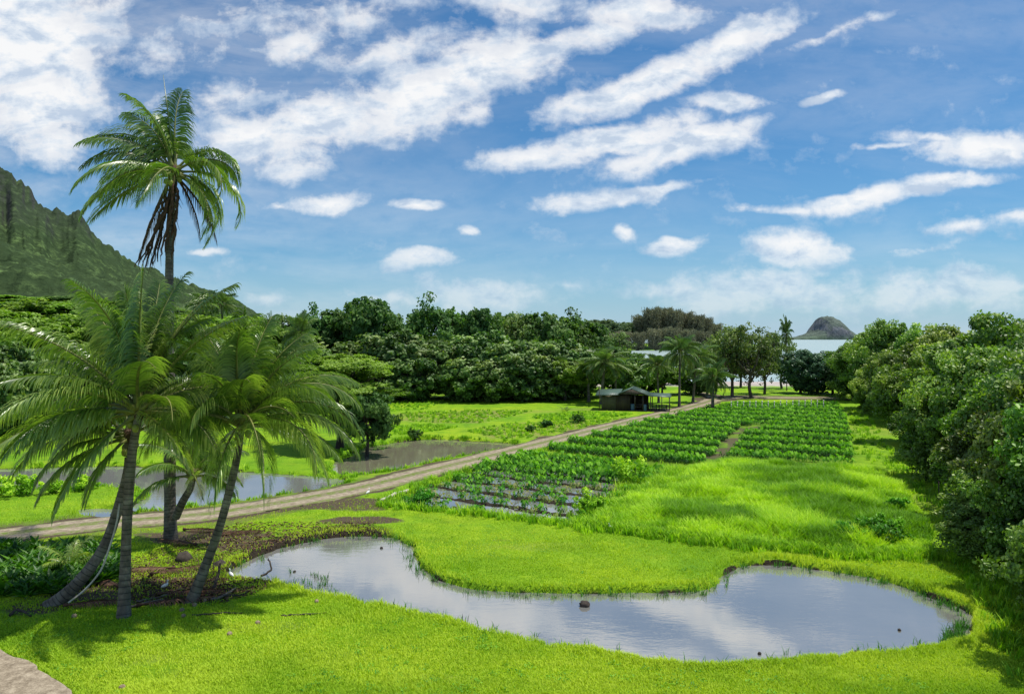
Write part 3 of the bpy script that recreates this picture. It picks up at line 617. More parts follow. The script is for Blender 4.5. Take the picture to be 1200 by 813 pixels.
# hedge of pale broad leaved bushes at the back of the left field
hedge = [(352, 118, 405, 13), (392, 122, 398, 14), (428, 124, 392, 13), (462, 121, 387, 13), (497, 123, 391, 13), (532, 122, 393, 12), (565, 124, 388, 13), (598, 121, 396, 12), (628, 124, 390, 13), (655, 122, 398, 12), (545, 117, 415, 9), (484, 117, 412, 9), (612, 117, 412, 9), (576, 116, 418, 8), (447, 116, 416, 9), (640, 118, 412, 9), (676, 124, 402, 12)]
for i, (px, D, top, w) in enumerate(hedge):
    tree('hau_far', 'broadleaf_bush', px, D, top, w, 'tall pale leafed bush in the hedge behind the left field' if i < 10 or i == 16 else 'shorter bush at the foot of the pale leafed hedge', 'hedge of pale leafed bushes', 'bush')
tree('light', 'light_green_tree', 662, 118, 416, 8, 'light green bush between the hedge and the broad palm by the shed', None, 'tree')
# left hillside
lefts = [(-60, 75, 395, 11, 'hau_far'), (0, 78, 402, 10, 'hau_far'), (40, 82, 405, 10, 'hau_far'), (85, 84, 410, 9, 'hau_far'), (-30, 70, 420, 8, 'hau_far'), (128, 88, 400, 10, 'hau_far'), (170, 92, 398, 11, 'hau_far'), (215, 95, 396, 11, 'hau_far'), (262, 98, 400, 11, 'hau_far'), (308, 104, 402, 12, 'hau_far')]
for px, D, top, w, k in lefts:
    tree(k, 'broadleaf_bush', px, D, top, w, 'pale leafed bush on the left bank behind the palms', 'bushes on the left bank', 'bush')
l2 = [(-70, 125, 362), (-20, 120, 368), (20, 128, 358), (60, 118, 372), (98, 126, 364), (135, 120, 376), (178, 130, 372), (225, 128, 374), (268, 134, 376), (0, 165, 352), (50, 170, 348), (95, 175, 352), (140, 170, 358), (190, 175, 362), (240, 170, 366), (-60, 180, 345), (285, 165, 368), (325, 140, 378)]
for i, (px, D, top) in enumerate(l2):
    tree('light', 'light_green_tree', px, D, top, 15 if D < 150 else 20, 'light green spreading tree low on the left hillside' if D < 150 else 'light green tree high on the left hillside below the mountain', 'trees on the left hillside')
for i, (px, D, top, w) in enumerate([(25, 235, 352, 26), (70, 240, 350, 26), (120, 245, 355, 24), (165, 240, 358, 24), (210, 250, 362, 24), (255, 250, 366, 24), (-30, 240, 348, 26), (300, 220, 370, 20), (15, 300, 345, 30), (90, 310, 347, 30), (150, 310, 352, 30)]):
    tree('dense' if i % 3 == 0 else 'light', 'hillside_tree', px, D, top, w, 'distant tree at the foot of the mountain slope', 'distant trees at the foot of the mountain')
tree('dense', 'rounded_tree', 430, 64, 452, 5.2, 'small dark rounded tree hanging over the left end of the murky pond')
o = tree('monkeypod', 'spreading_tree', 398, 67, 407, 11.5, 'light green layered spreading tree leaning over the pond right of the palms')
# right side: forked tree by the beach and its neighbours
tree('olive', 'beach_tree', 880, 124, 376, 10.5, 'forked open crowned tree with grey limbs in front of the beach')
tree('olive', 'beach_tree', 858, 127, 379, 10, 'olive open crowned tree left of the forked beach tree')
tree('olive', 'beach_tree', 896, 132, 382, 8, 'slim olive tree tucked right behind the forked beach tree')
tree('olive', 'beach_tree', 916, 146, 392, 8, 'thin trunked tree standing before the pale sand')
tree('olive', 'beach_tree', 836, 140, 395, 7, 'small olive tree behind the young palm')
for i, (px, D, top, w, k) in enumerate([(742, 128, 418, 8, 'light'), (760, 134, 420, 7, 'hau_far'), (776, 130, 424, 7, 'light'), (812, 132, 420, 8, 'hau_far'), (828, 128, 424, 6, 'olive'), (728, 126, 412, 9, 'hau_far'), (846, 150, 404, 9, 'olive'), (720, 140, 402, 10, 'dense'), (745, 160, 413, 10, 'dense'), (790, 160, 414, 10, 'olive'), (868, 150, 400, 9, 'olive'), (820, 165, 409, 9, 'dense')]):
    tree(k, 'shore_bush', px, D, top, w, 'light green bush crowding behind the shed palms' if k in ('light', 'hau_far') else 'dull green bush at the shore beyond the shed', 'bushes between the shed and the shore', 'bush')
for px, D, top, w, lab in [(938, 134, 402, 8.5, 'dark bluish tree at the left end of the beach thicket'), (958, 132, 408, 8, 'dark bluish bush second from left in the beach thicket'), (976, 132, 409, 8, 'dark bluish bush in the middle of the beach thicket'), (994, 130, 409, 8, 'dark bluish bush at the right end of the beach thicket')]:
    tree('blue', 'thicket_tree', px, D, top, w, lab, 'bluish thicket in front of the sea')
# right hand bank of glossy broad leaved trees
rb = [(1016, 118, 388, 12), (1036, 104, 374, 10), (1060, 100, 398, 10), (1078, 92, 384, 10), (1046, 86, 412, 8), (1100, 84, 381, 11), (1140, 80, 384, 11), (1082, 70, 408, 9), (1180, 84, 372, 12), (1130, 62, 392, 11), (1186, 60, 360, 11), (1240, 62, 368, 12),
      (1112, 52, 440, 7.5), (1150, 50, 405, 9), (1205, 47, 385, 10), (1150, 40, 470, 6.5), (1190, 40, 425, 8), (1240, 40, 388, 10), (1176, 33.5, 510, 5.5), (1225, 32.5, 445, 7.5), (1290, 33, 380, 9), (1232, 27.5, 520, 6), (1290, 27, 440, 8), (1290, 22.5, 560, 6), (1360, 24, 470, 8), (1022, 96, 430, 6), (1098, 60, 460, 6), (1128, 45.5, 500, 5), (1010, 125, 396, 10)]
rl = {1: 'tall glossy leafed tree at the far end of the right bank', 9: 'rounded glossy leafed tree in the middle of the right bank', 10: 'highest glossy leafed tree at the right edge of the photo', 18: 'low glossy bush overhanging the grass nearest the pond', 21: 'nearest glossy leafed bush at the lower right edge'}
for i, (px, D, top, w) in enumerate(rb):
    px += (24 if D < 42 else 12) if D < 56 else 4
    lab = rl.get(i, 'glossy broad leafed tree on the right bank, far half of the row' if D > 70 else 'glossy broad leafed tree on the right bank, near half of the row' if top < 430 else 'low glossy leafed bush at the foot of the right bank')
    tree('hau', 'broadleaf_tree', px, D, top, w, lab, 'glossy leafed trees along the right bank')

tree('hau', 'broadleaf_tree', 1158, 33.5, 575, 4.6, 'small glossy bush leaning over the right end of the front pond', 'glossy leafed trees along the right bank')
# ------------------------------------------------------------------ palms
def frond_geom(r, az, el, L, droop, wind=(0, 0, 0), nl=60, leafL=.95, width=.05, collapse=0., curl=0, twist=0):
    """returns rachis points and leaflet mesh arrays, starting at the origin"""
    m = 26; t = np.linspace(0, 1, m); e = R(el) - R(droop) * t ** 1.35
    azt = az + curl * t
    d = np.stack([np.cos(e) * np.cos(azt), np.cos(e) * np.sin(azt), np.sin(e)], 1) + np.array(wind) * t[:, None] ** .8
    d = unit(d); P = np.vstack([[0, 0, 0], np.cumsum(d[:-1] * L / (m - 1), 0)])
    s = np.sort(np.concatenate([np.linspace(.16, .995, nl)])); s = np.repeat(s, 2); side = np.tile([1, -1.], nl)
    s = s + r.normal(size=2 * nl) * .004; s = s.clip(.12, .999)
    ip = lambda A: np.stack([np.interp(s, t, A[:, k]) for k in range(3)], 1)
    C = ip(P); T = unit(ip(d)); S = unit(np.cross(T, np.array([0, 0, 1.]) + 1e-3)); U = unit(np.cross(S, T))
    if twist:
        a = twist; S, U = S * math.cos(a) + U * math.sin(a), U * math.cos(a) - S * math.sin(a)
    q = (s - .16) / .84
    ll = leafL * (.55 + .45 * np.sin(np.clip(q / .35, 0, 1) * math.pi / 2)) * (1 - .62 * np.clip((q - .35) / .65, 0, 1) ** 1.4) * (.85 + .3 * r.random(2 * nl))
    al = R(28) + R(35) * q
    vshape = .35
    D0 = unit(S * (side * np.cos(al))[:, None] + T * np.sin(al)[:, None] + U * vshape * (1 - collapse))
    g = np.array([0, 0, -1.]); dr = (.65 + .75 * r.random(2 * nl))[:, None] * (1 + collapse * 3)
    w = width * (1 - .4 * q)
    seg = 4; pts = [C]; cur = C; dd = D0
    W3 = np.array(wind)
    for k in range(seg):
        dd = unit(dd + (g * dr * .45 + W3 * .25) * (k + .6) * .55); cur = cur + dd * (ll / seg)[:, None]; pts.append(cur)
    pts = np.stack(pts, 1)                     # n,5,3
    wd = unit(np.cross(D0, U * .9 + T * .45 * 0 + 1e-3)); wd = unit(T * .85 + U * .45 + wd * .0)
    prof = np.array([.5, 1., .9, .6, .04])
    Lf = pts - wd[:, None, :] * (w[:, None] * prof)[:, :, None] * .5; Rt = pts + wd[:, None, :] * (w[:, None] * prof)[:, :, None] * .5
    n = 2 * nl; V = np.concatenate([Lf, Rt], 1).reshape(-1, 3); i = np.arange(n)[:, None] * 10
    Q = np.concatenate([i + np.array([[k, k + 1, k + 6, k + 5]]) for k in range(seg)])
    tn = np.clip(r.random(n) * .5 + .25, 0, 1); TT = np.repeat(tn, 10) + np.tile(np.linspace(-.1, .25, 5), 2 * n).reshape(-1)
    return P, V, Q, np.clip(TT, 0, 1)
def add_frond(parent, loc, name='frond', mat='palm', r=None, tb=0, rr=.045, **kw):
    P, V, Q, T = frond_geom(r, **kw)
    b = MB(); b.add(V, Q, np.clip(T + tb, 0, 1))
    o = b.build(name, M[mat], parent, loc=loc)
    rb_ = MB(); n = len(P); rb_.tube(P, np.linspace(rr * 1.6, rr * .22, n) * (1 + .8 * (np.arange(n) < 2)), 5)
    rb_.build('frond_stem', M['rachis'] if mat != 'palm_dead' else M['palm_dead'], o, True)
    return o
def trunk_path(P): return smooth_line(P, 10)
def palm_trunk(P, r0, r1, parent, name='trunk', flare=1.5):
    P = smooth_line(P, 14); m0 = len(P); ln = np.linalg.norm(np.diff(P, axis=0), axis=1).sum(); k = int(ln / .045)
    t0 = np.linspace(0, 1, m0); t = np.linspace(0, 1, k); P = np.stack([np.interp(t, t0, P[:, i]) for i in range(3)], 1)
    h = t * ln; ph = (h / .17 + .35 * np.sin(h * 2.1)) % 1
    rad = (r0 + (r1 - r0) * t) * (1 + (flare - 1) * np.exp(-h / .45)) * (1 + .05 * (ph - .5)) * (1 + .04 * np.sin(h * 1.7))
    b = MB(); kk = 14; b.tube(P, rad, kk); b.T = [np.repeat(np.where(ph < .24, .0, .35 + ph * .6), kk)]
    return b.build(name, M['palmbark'], parent, smooth=True)
def palm(name, label, pts, r0, r1, fr, seed, group=None, wind=(0, 0, 0), nuts=6, dead=0, leafL=.95, nl=64, far=False, width=.05, extra=(), flare=1.5, rr=.045):
    base = np.array(pts[0], float); root = empty(name, tuple(base)); loc = [np.array(p) - base for p in pts]
    palm_trunk(loc, r0, r1, root, flare=flare); top = loc[-1]; r = np.random.default_rng(seed)
    for i, (az, el, L, dr) in enumerate(fr):
        off = np.array([math.cos(R(az)), math.sin(R(az)), 0]) * r1 * .8 + np.array([0, 0, .1 + .25 * el / 90])
        add_frond(root, tuple(top + off), r=r, az=R(az + r.normal() * 7), el=el, L=L * (.85 + .25 * r.random()), droop=dr + r.normal() * 9, wind=wind, nl=nl, leafL=leafL, width=width, tb=(-.05 if el > 20 else .12) + r.normal() * .08, curl=r.normal() * .3, mat='palm_far' if far else 'palm', twist=r.normal() * .55, rr=rr)
    for i in range(dead):
        az = r.random() * 6.28
        add_frond(root, tuple(top + np.array([math.cos(az) * r1, math.sin(az) * r1, -.1])), name='dead_frond', mat='palm_dead', r=r, az=az, el=-38 - 30 * r.random(), L=(3.2 + 1.8 * r.random()) * fr[0][2] / 5.2, droop=30, wind=tuple(np.array(wind) * .35), nl=24, leafL=leafL * .55, width=.05, collapse=1.0)
    # leaf base fibre boss
    b = MB(); b.blob(top + np.array([0, 0, .12]), (r1 * 1.5, r1 * 1.5, r1 * 2.4), 10, .35, .2, seed)
    b.build('crown_boss', M['palm_dead'], root)
    for i in range(nuts):
        a = i * 2.4; b = MB(); b.blob(top + np.array([math.cos(a) * (r1 + .16), math.sin(a) * (r1 + .16), -.22 - .12 * (i % 3)]), (.13, .13, .16), 8); b.build('coconut', M['greennut'], root, True)
    tag(root, label, 'palm tree', group); return root
def fr_auto(n, L, seed, emax=84, emin=-25, a0=0, dr0=55, dr1=85):
    r = np.random.default_rng(seed); out = []
    for i in range(n):
        q = i / (n - 1); el = emax + (emin - emax) * q ** .9
        out.append(((a0 + i * 137.5 + r.normal() * 8) % 360, el + r.normal() * 4, L * (.86 + .22 * r.random()) * (.8 if i < 2 else 1), dr0 + (dr1 - dr0) * q + r.normal() * 6))
    return out
def P3(px, py, D): return (at(px, D), D, zof(py, D))
def base3(px, py): x, y = G(px, py); return (x, y, -.15)

# main palm of the group
fm = fr_auto(15, 5.3, 5, 84, 0, 20, 45, 85) + [(178, 18, 5.6, 58), (205, 5, 5.0, 60), (335, 12, 4.6, 75), (235, 30, 4.8, 70), (290, 50, 4.6, 80), (152, 42, 5.3, 60), (88, 74, 5.6, 35), (262, 78, 5.2, 50), (40, 62, 5.4, 55), (130, 66, 5.6, 45), (300, 0, 3.8, 70), (172, -8, 5.0, 50), (200, -38, 4.2, 38), (60, 35, 5, 70), (75, 82, 5.6, 30), (110, 78, 5.8, 35), (20, 74, 5.4, 40), (165, 72, 5.4, 45), (280, 84, 5.0, 35), (190, 56, 5.2, 62), (225, 12, 4.6, 68)]
palm('coconut_palm', 'front coconut palm with upright ringed trunk and widest crown', [base3(145, 722), P3(147, 660, 27), P3(150, 590, 27.1), P3(155, 530, 27.2), P3(163, 486, 27.2)], .20, .15, fm, 11, 'coconut palms in the left group', nuts=5, leafL=1.25, nl=100, width=.066)
# leaning palm with vine
bl = base3(58, 708)
palm('coconut_palm', 'leaning coconut palm whose trunk curves up from the left, pale vine along it', [bl, P3(92, 682, 28.1), P3(122, 640, 28.6), P3(140, 590, 29), P3(150, 548, 29.2), P3(150, 515, 29.2)], .24, .14, [(175, 12, 4.4, 70), (200, -15, 4.2, 55), (230, 5, 4.2, 75), (150, 28, 4.4, 75), (120, 50, 4.5, 70), (185, 45, 4.4, 70), (60, 60, 4.2, 60), (100, 20, 4, 80), (255, -25, 3.6, 45), (215, 30, 4.4, 80), (20, 30, 4, 75)], 12, 'coconut palms in the left group', nuts=4, leafL=1.0, nl=86, width=.072)
# right palm
fr2 = fr_auto(14, 4.7, 9, 84, 0, 75, 50, 90) + [(0, 35, 4.9, 105), (345, 20, 4.9, 100), (20, 50, 4.8, 95), (185, 40, 5.0, 75), (165, 15, 4.2, 80), (320, 5, 4.6, 85), (270, 75, 4.4, 60), (90, 75, 4.6, 30), (250, 40, 4.2, 90), (30, 70, 4.8, 50), (140, 60, 4.8, 50), (290, 28, 4.3, 95), (5, 5, 4.0, 70), (60, 80, 4.7, 35), (110, 84, 4.9, 30), (20, 72, 4.6, 55), (160, 74, 4.7, 50), (280, 60, 4.2, 75), (340, 50, 4.5, 90)]
palm('coconut_palm', 'right hand coconut palm of the group, slender trunk leaning right', [base3(222, 706), P3(240, 665, 28.3), P3(258, 615, 28.5), P3(270, 570, 28.6), P3(279, 530, 28.7), P3(283, 502, 28.7)], .19, .12, fr2, 13, 'coconut palms in the left group', nuts=4, leafL=1.25, nl=90, width=.066)
# tall palm
ft = [(a_, e_, l_, d_ + (4 if e_ > 55 else 16)) for a_, e_, l_, d_ in [(180, 40, 4.9, 95), (172, 62, 4.8, 95), (195, 22, 4.9, 85), (160, 8, 4.7, 60), (205, -5, 4.6, 50), (185, -18, 4.2, 40), (120, 84, 4.4, 70), (260, 80, 4.3, 75), (95, 62, 4.5, 85), (5, 50, 4.0, 110), (340, 25, 4.4, 110), (20, 10, 4.4, 85), (0, -10, 4.0, 65), (300, 5, 4.2, 80), (85, 88, 4.2, 40), (230, 5, 4.4, 75), (140, 30, 4.6, 80), (350, -20, 3.8, 55), (30, -25, 3.8, 50), (280, -15, 3.6, 60), (175, 78, 4.6, 60), (190, 50, 4.7, 75), (10, 35, 4.2, 95), (160, 30, 4.7, 75)]]
tp = palm('tall_coconut_palm', 'tallest coconut palm with wind blown crown high against the sky', [base3(200, 632), P3(199, 560, 37), P3(199, 470, 37), P3(198, 380, 37), P3(199, 290, 37), P3(203, 205, 37)], .31, .17, ft, 14, 'coconut palms in the left group', wind=(-.34, -.05, .0), nuts=5, dead=4, leafL=1.25, nl=78, width=.075, flare=1.35)
def hanging():
    r = np.random.default_rng(66); top = np.array(P3(203, 205, 37)) - np.array(tp.location)
    for i in range(11):
        b = MB(); end = np.array(P3(158 + i * 4.3, 300 + r.random() * 14 - (8 if i > 7 else 0), 37 - r.random() * .6)) - np.array(tp.location)
        P = smooth_line([top + r.normal(size=3) * .08, top * .55 + end * .45 + np.array([.25 + r.normal() * .12, -.2, .15]), end], 10); n = len(P)
        P = P + r.normal(size=P.shape) * .025
        b.tube(P, (.022 + .035 * np.sin(np.linspace(0, 3.1, n))) * (.8 + .6 * r.random(n)), 6, .3 + .3 * r.random())
        for k in range(14):
            j = r.integers(3, n); q = P[j]; b.tube([q, q + np.array([r.normal() * .12, r.normal() * .1, -.35 - .3 * r.random()])], [.018, .006], 4, .4)
        b.build('hanging_dry_sheath', M['palm_dead'], tp)
    b = MB(); b.tube([top + [0, 0, .2], top + [-.2, 0, 2.6], top + [-.5, 0, 5.0]], [.06, .045, .008], 6, .3); b.build('spear_leaf', M['palm'], tp)
hanging()
# short palm behind with forked stub
palm('young_palm', 'short sunlit palm beside the thick trunk at the road edge', [(at(206, 36.6), 36.6, zof(606, 36.6)), P3(214, 588, 36.3), P3(223, 572, 36.2), P3(226, 560, 36.2)], .2, .14, [(0, 25, 3.0, 80), (330, 40, 3.0, 90), (300, 15, 2.8, 80), (180, 30, 3.2, 80), (200, 60, 3, 80), (20, 60, 3.2, 80), (240, 40, 3, 90), (150, 50, 3, 80), (90, 70, 3.2, 60), (350, 5, 2.8, 80), (60, 40, 3, 80), (270, 65, 3, 85), (220, 5, 2.8, 75)], 15, None, nuts=0, leafL=.85, nl=64, width=.07, flare=1.0)

# vine on leaning trunk
b = MB(); v0 = np.array(bl)
b.tube(smooth_line([np.array(P3(80, 706, 27.2)), np.array(P3(100, 690, 27.6)), np.array(P3(118, 668, 27.9)), np.array(P3(128, 642, 28.2)), np.array(P3(136, 615, 28.4)), np.array(P3(140, 590, 28.7))], 6), .035, 6)
tag(b.build('pale_vine', M['pipe'], smooth=True), 'pale woody vine hanging along the leaning palm trunk', 'vine')

# far palms
fp = []
for sd, L in ((21, 3.6), (22, 3.8), (23, 2.6)):
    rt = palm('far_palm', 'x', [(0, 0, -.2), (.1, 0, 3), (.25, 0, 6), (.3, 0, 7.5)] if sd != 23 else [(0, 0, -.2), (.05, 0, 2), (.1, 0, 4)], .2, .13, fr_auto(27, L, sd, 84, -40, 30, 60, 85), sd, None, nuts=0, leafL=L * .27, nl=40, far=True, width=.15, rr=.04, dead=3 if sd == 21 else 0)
    fp.append(rt)
def far_palm(k, px, D, crown, label, s=None, first=False, rz=0., tilt=0.):
    h0 = 7.8 if k != 2 else 4.2
    src = fp[k]; o = copy_tree(src); x = at(px, D); z = float(ground_z(np.array([x]), np.array([float(D)]), False)[0])
    sc = (zof(crown, D) - z) / h0; o.location = (x, D, z); w = s or sc; o.scale = (w, w, sc); o.rotation_euler = (0, tilt, rz)
    tag(o, label, 'palm tree', 'distant palms around the shed and fields'); return o
far_palm(0, 705, 112, 424, 'broad bushy palm behind the left of the shed', 1.35)
far_palm(1, 690, 116, 432, 'lower palm crowded against the broad bushy palm', 1.1, rz=2)
far_palm(0, 722, 115, 430, 'palm directly behind the shed roof', 1.0, rz=4)
far_palm(1, 796, 108, 412, 'slender palm right of the shed beside the road bend', .95, rz=1)
far_palm(1, 772, 114, 428, 'palm just behind the right end of the shed', .95, rz=3)
far_palm(0, 812, 116, 418, 'leaning palm behind the road bend', .95, rz=5, tilt=.12)
far_palm(2, 835, 101, 444, 'young palm at the corner of the taro field', 1.1, rz=.5)
far_palm(0, 922, 140, 393, 'palm silhouette above the beach trees left of the island', .42, rz=2.2)
far_palm(1, 650, 118, 428, 'palm at the right end of the hedge', 1.05, rz=1.2)
far_palm(0, 350, 110, 392, 'palm crown standing above bushes left of the spreading tree', .95, rz=.6)
far_palm(1, 425, 112, 436, 'palm in front of the hedge right of the spreading tree', .9, rz=2.6)
far_palm(0, 236, 190, 356, 'left one of two small palms on the skyline of the left hill', 1.5, rz=1)
far_palm(1, 262, 195, 357, 'right one of two small palms on the skyline of the left hill', 1.5, rz=3.3)
def kill(o):
    for c in list(o.children): kill(c)
    bpy.data.objects.remove(o)
for o in fp: kill(o)

# ------------------------------------------------------------------ shed
def shed():
    x, y = G(705, 480.5); root = empty('picnic_shed', (x, y, 0), R(-14))
    tag(root, 'open sided shed with green metal roof and olive walls beside the road', 'shed')
    def wall(nm, x0, x1, d0, d1, z1, mat, lab=None):
        b = MB(); b.box(((x0 + x1) / 2, (d0 + d1) / 2, z1 / 2), (x1 - x0, d1 - d0, z1)); 
        for k in range(int((x1 - x0) / .45)): b.box((x0 + .3 + k * .45, d0 - .02, z1 / 2), (.04, .04, z1 - .1))
        o = b.build(nm, M[mat], root)
        if lab: o['label'] = lab
    wall('wall', 0, 1.98, 0, 3.6, 2.05, 'wall_light', 'lighter olive canvas wall'); wall('wall', 2.0, 3.85, -.05, 3.6, 2.1, 'wall_dark', 'darker brown board wall')
    wall('back_wall', 3.87, 6.2, 3.3, 3.45, 1.9, 'wall_dark')
    def slab(nm, pts, th=.06):
        b = MB(); P = np.array(pts, float); n = len(P)
        V = np.concatenate([P, P - np.array([0, 0, th])]); 
        b.add(V, [np.array([[0, 1, 2, 3]]), np.array([[7, 6, 5, 4]]), np.array([[i, i + 4, (i + 1) % 4 + 4, (i + 1) % 4] for i in range(4)])])
        e = P[1] - P[0]; f = P[3] - P[0]; k = int(np.linalg.norm(e) / .3)
        for i in range(k + 1):
            a = P[0] + e * i / k; b.tube([a + [0, 0, .015], a + f + [0, 0, .015]], .025, 4)
        return b.build(nm, M['roof'], root)
    o = slab('roof', [(-.8, -.5, 2.13), (2.5, -.5, 2.22), (2.5, 4, 2.75), (-.8, 4, 2.62)]); o['label'] = 'low lean-to roof'
    o = slab('roof', [(2.35, 4.2, 2.35), (2.35, -.6, 2.35), (4.1, -.6, 3.1), (4.1, 4.2, 3.1)]); o['label'] = 'left slope of the main gable'
    o = slab('roof', [(4.1, 4.2, 3.11), (4.1, -.6, 3.11), (6.9, -.6, 2.05), (6.9, 4.2, 2.05)]); o['label'] = 'right slope of the main gable'
    o = slab('roof', [(6.6, -.3, 2.1), (9.4, -.3, 2.0), (9.2, 3.8, 2.25), (6.6, 3.8, 2.25)], .04); o['label'] = 'flat extension roof'
    b = MB(); b.add([(2.4, -.55, 2.32), (4.1, -.55, 3.04), (5.9, -.55, 2.34), (2.4, -.5, 2.32), (4.1, -.5, 3.04), (5.9, -.5, 2.34)], [np.array([[0, 2, 1], [3, 4, 5]]), np.array([[0, 1, 4, 3], [1, 2, 5, 4], [2, 0, 3, 5]])]); b.build('gable', M['timber'], root)
    for px_, d_, h in [(4.6, -.4, 2.75), (6.7, -.4, 2.0), (8.2, -.2, 1.98), (9.2, -.2, 1.95), (6.7, 3.9, 2.0), (9.1, 3.6, 2.1), (4.6, 3.9, 2.7), (5.7, -.4, 2.3)]:
        b = MB(); b.box((px_, d_, h / 2), (.12, .12, h)); b.build('post', M['timber'], root)
    b = MB(); b.box((6.5, 1.7, .04), (5.4, 4.2, .08)); b.build('deck', M['timber'], root)
    mw = root.matrix_basis
    def wp(a, d): v = mw @ Vector((a, d, 0)); return (v.x, v.y, 0.08)
    for i, (a, d, lab) in enumerate([(5.2, .9, 'picnic table under the main gable of the shed'), (6.9, 1.0, 'picnic table under the flat extension, left one'), (8.3, 1.0, 'picnic table under the flat extension, right one')]):
        t = empty('picnic_table', wp(a, d), R(-14 + 5 * i)); tag(t, lab, 'table', 'picnic tables in the shed')
        b = MB(); [b.box((0, (k - 2) * .15, .74), (1.25, .14, .04)) for k in range(5)]; b.build('tabletop', M['wood'], t)
        for s_ in (-1, 1):
            b = MB(); b.box((0, s_ * .68, .45), (1.25, .24, .04)); b.build('bench', M['wood'], t)
            b = MB(); b.tube([(s_ * .5, -.55, 0), (s_ * .5, -.2, .72)], .04, 6); b.tube([(s_ * .5, .55, 0), (s_ * .5, .2, .72)], .04, 6); b.box((s_ * .5, 0, .41), (.05, 1.5, .06)); b.build('leg_frame', M['timber'], t)
    for a, d, lab in [(5.9, -.1, 'blue drum at the front of the shed'), (4.25, .2, 'blue drum beside the brown wall of the shed')]:
        b = MB(); q = wp(a, d); zz = np.linspace(0, .85, 9); b.tube([(0, 0, z) for z in zz], [.26, .28, .27, .29, .27, .29, .27, .28, .26], 14)
        tag(b.build('drum', M['plastic_blue'], loc=q), lab, 'drum')
    b = MB(); b.tube([(-.1, -.2, 0), (-.1, -.2, 3.4)], .05, 8); b.box((-.1, -.27, 2.0), (.16, .08, .2))
    v = mw @ Vector((-.15, -.75, 0)); tag(b.build('utility_pole', M['timber'], loc=(v.x, v.y, 0)), 'thin dark pole at the left corner of the shed', 'pole')
shed()

# ------------------------------------------------------------------ grass and crops
def blades(P, h, w, lean, tint, r, name, mat, segs=2, az=None):
    n = len(P); a = r.random(n) * 6.283; wd = np.stack([np.cos(a), np.sin(a), 0 * a], 1)
    b = a + 1.57 + r.normal(size=n) * .4; ld = np.stack([np.cos(b), np.sin(b), 0 * b], 1) * (lean * h)[:, None]; up = np.array([0, 0, 1.]) * h[:, None]
    W = (w / 2)[:, None] * wd
    V = np.stack([P - W, P + W, P + up * .6 + ld * .3 + W * .75, P + up * .6 + ld * .3 - W * .75, P + up * .95 + ld], 1).reshape(-1, 3)
    i = np.arange(n)[:, None] * 5
    return link(name, mesh(name, V, [i + np.array([[0, 1, 2, 3]]), i + np.array([[3, 2, 4]])], np.repeat(tint, 5)), M[mat])
def on_ground(x, y): return np.stack([x, y, ground_z(x, y, True)], 1)
def water_d(x, y): return np.minimum.reduce([sdist(P, x, y) for P in (POND, POND2, POND3, PUDDLE)])
def lawn():
    r = np.random.default_rng(40); n = 620000
    py = 560 + (850 - 560) * r.random(n) ** .62; px = -40 + 1290 * r.random(n)
    D = F * CH / (py - HZ); x = (px - 600) / F * D; y = D
    no = fbm(x / 1.7, y / 1.7, 4, 21)
    k = (water_d(x, y) > -.02 + .2 * r.random(n)) & (ldist(ROAD, x, y) > 2.0 + (no - .5) * 1.5) & (sdist(PATH, x, y) > .05) & (sdist(WET, x, y) > 0)
    bare = lambda cx, cy, rx, ry: np.hypot((x - G(cx, cy)[0]) / rx, (y - G(cx, cy)[1]) / ry) < .55 + no * .9
    for a in ((235, 628, 4.0, 1.6), (190, 692, 4, 1.8), (425, 610, 3.0, 1.0), (330, 640, 4., 1.3)): k &= ~(bare(*a) & (r.random(n) < .75))
    k &= (no + .35 * r.random(n)) > .42
    k &= ~((fbm(x / 4, y / 2.2, 4, 99) > .60 + .3 * r.random(n)))
    x, y, no = x[k], y[k], no[k]; n = len(x)
    tf = fbm(x / .35, y / .35, 2, 77); h = (.025 + .05 * tf + .03 * r.random(n)) * (1 + .8 * sstep(.58, .75, fbm(x / 3, y / 3, 3, 50)))
    edge = sstep(.9, .3, water_d(x, y)); h = h * (1 + edge * 1.3)
    t = np.clip(.5 + 1.5 * (fbm(x / 3.5, y / 2.5, 4, 60) - .5) + 1.3 * (fbm(x / 14, y / 9, 3, 61) - .5) + .35 * (r.random(n) - .5), 0, 1)
    o = blades(on_ground(x, y), h, .012 + .014 * r.random(n) + .0003 * y, .3 + .5 * r.random(n), t, r, 'lawn_grass', 'grass')
    tag(o, 'short bright green mown grass around the ponds', 'grass', kind='stuff')
lawn()
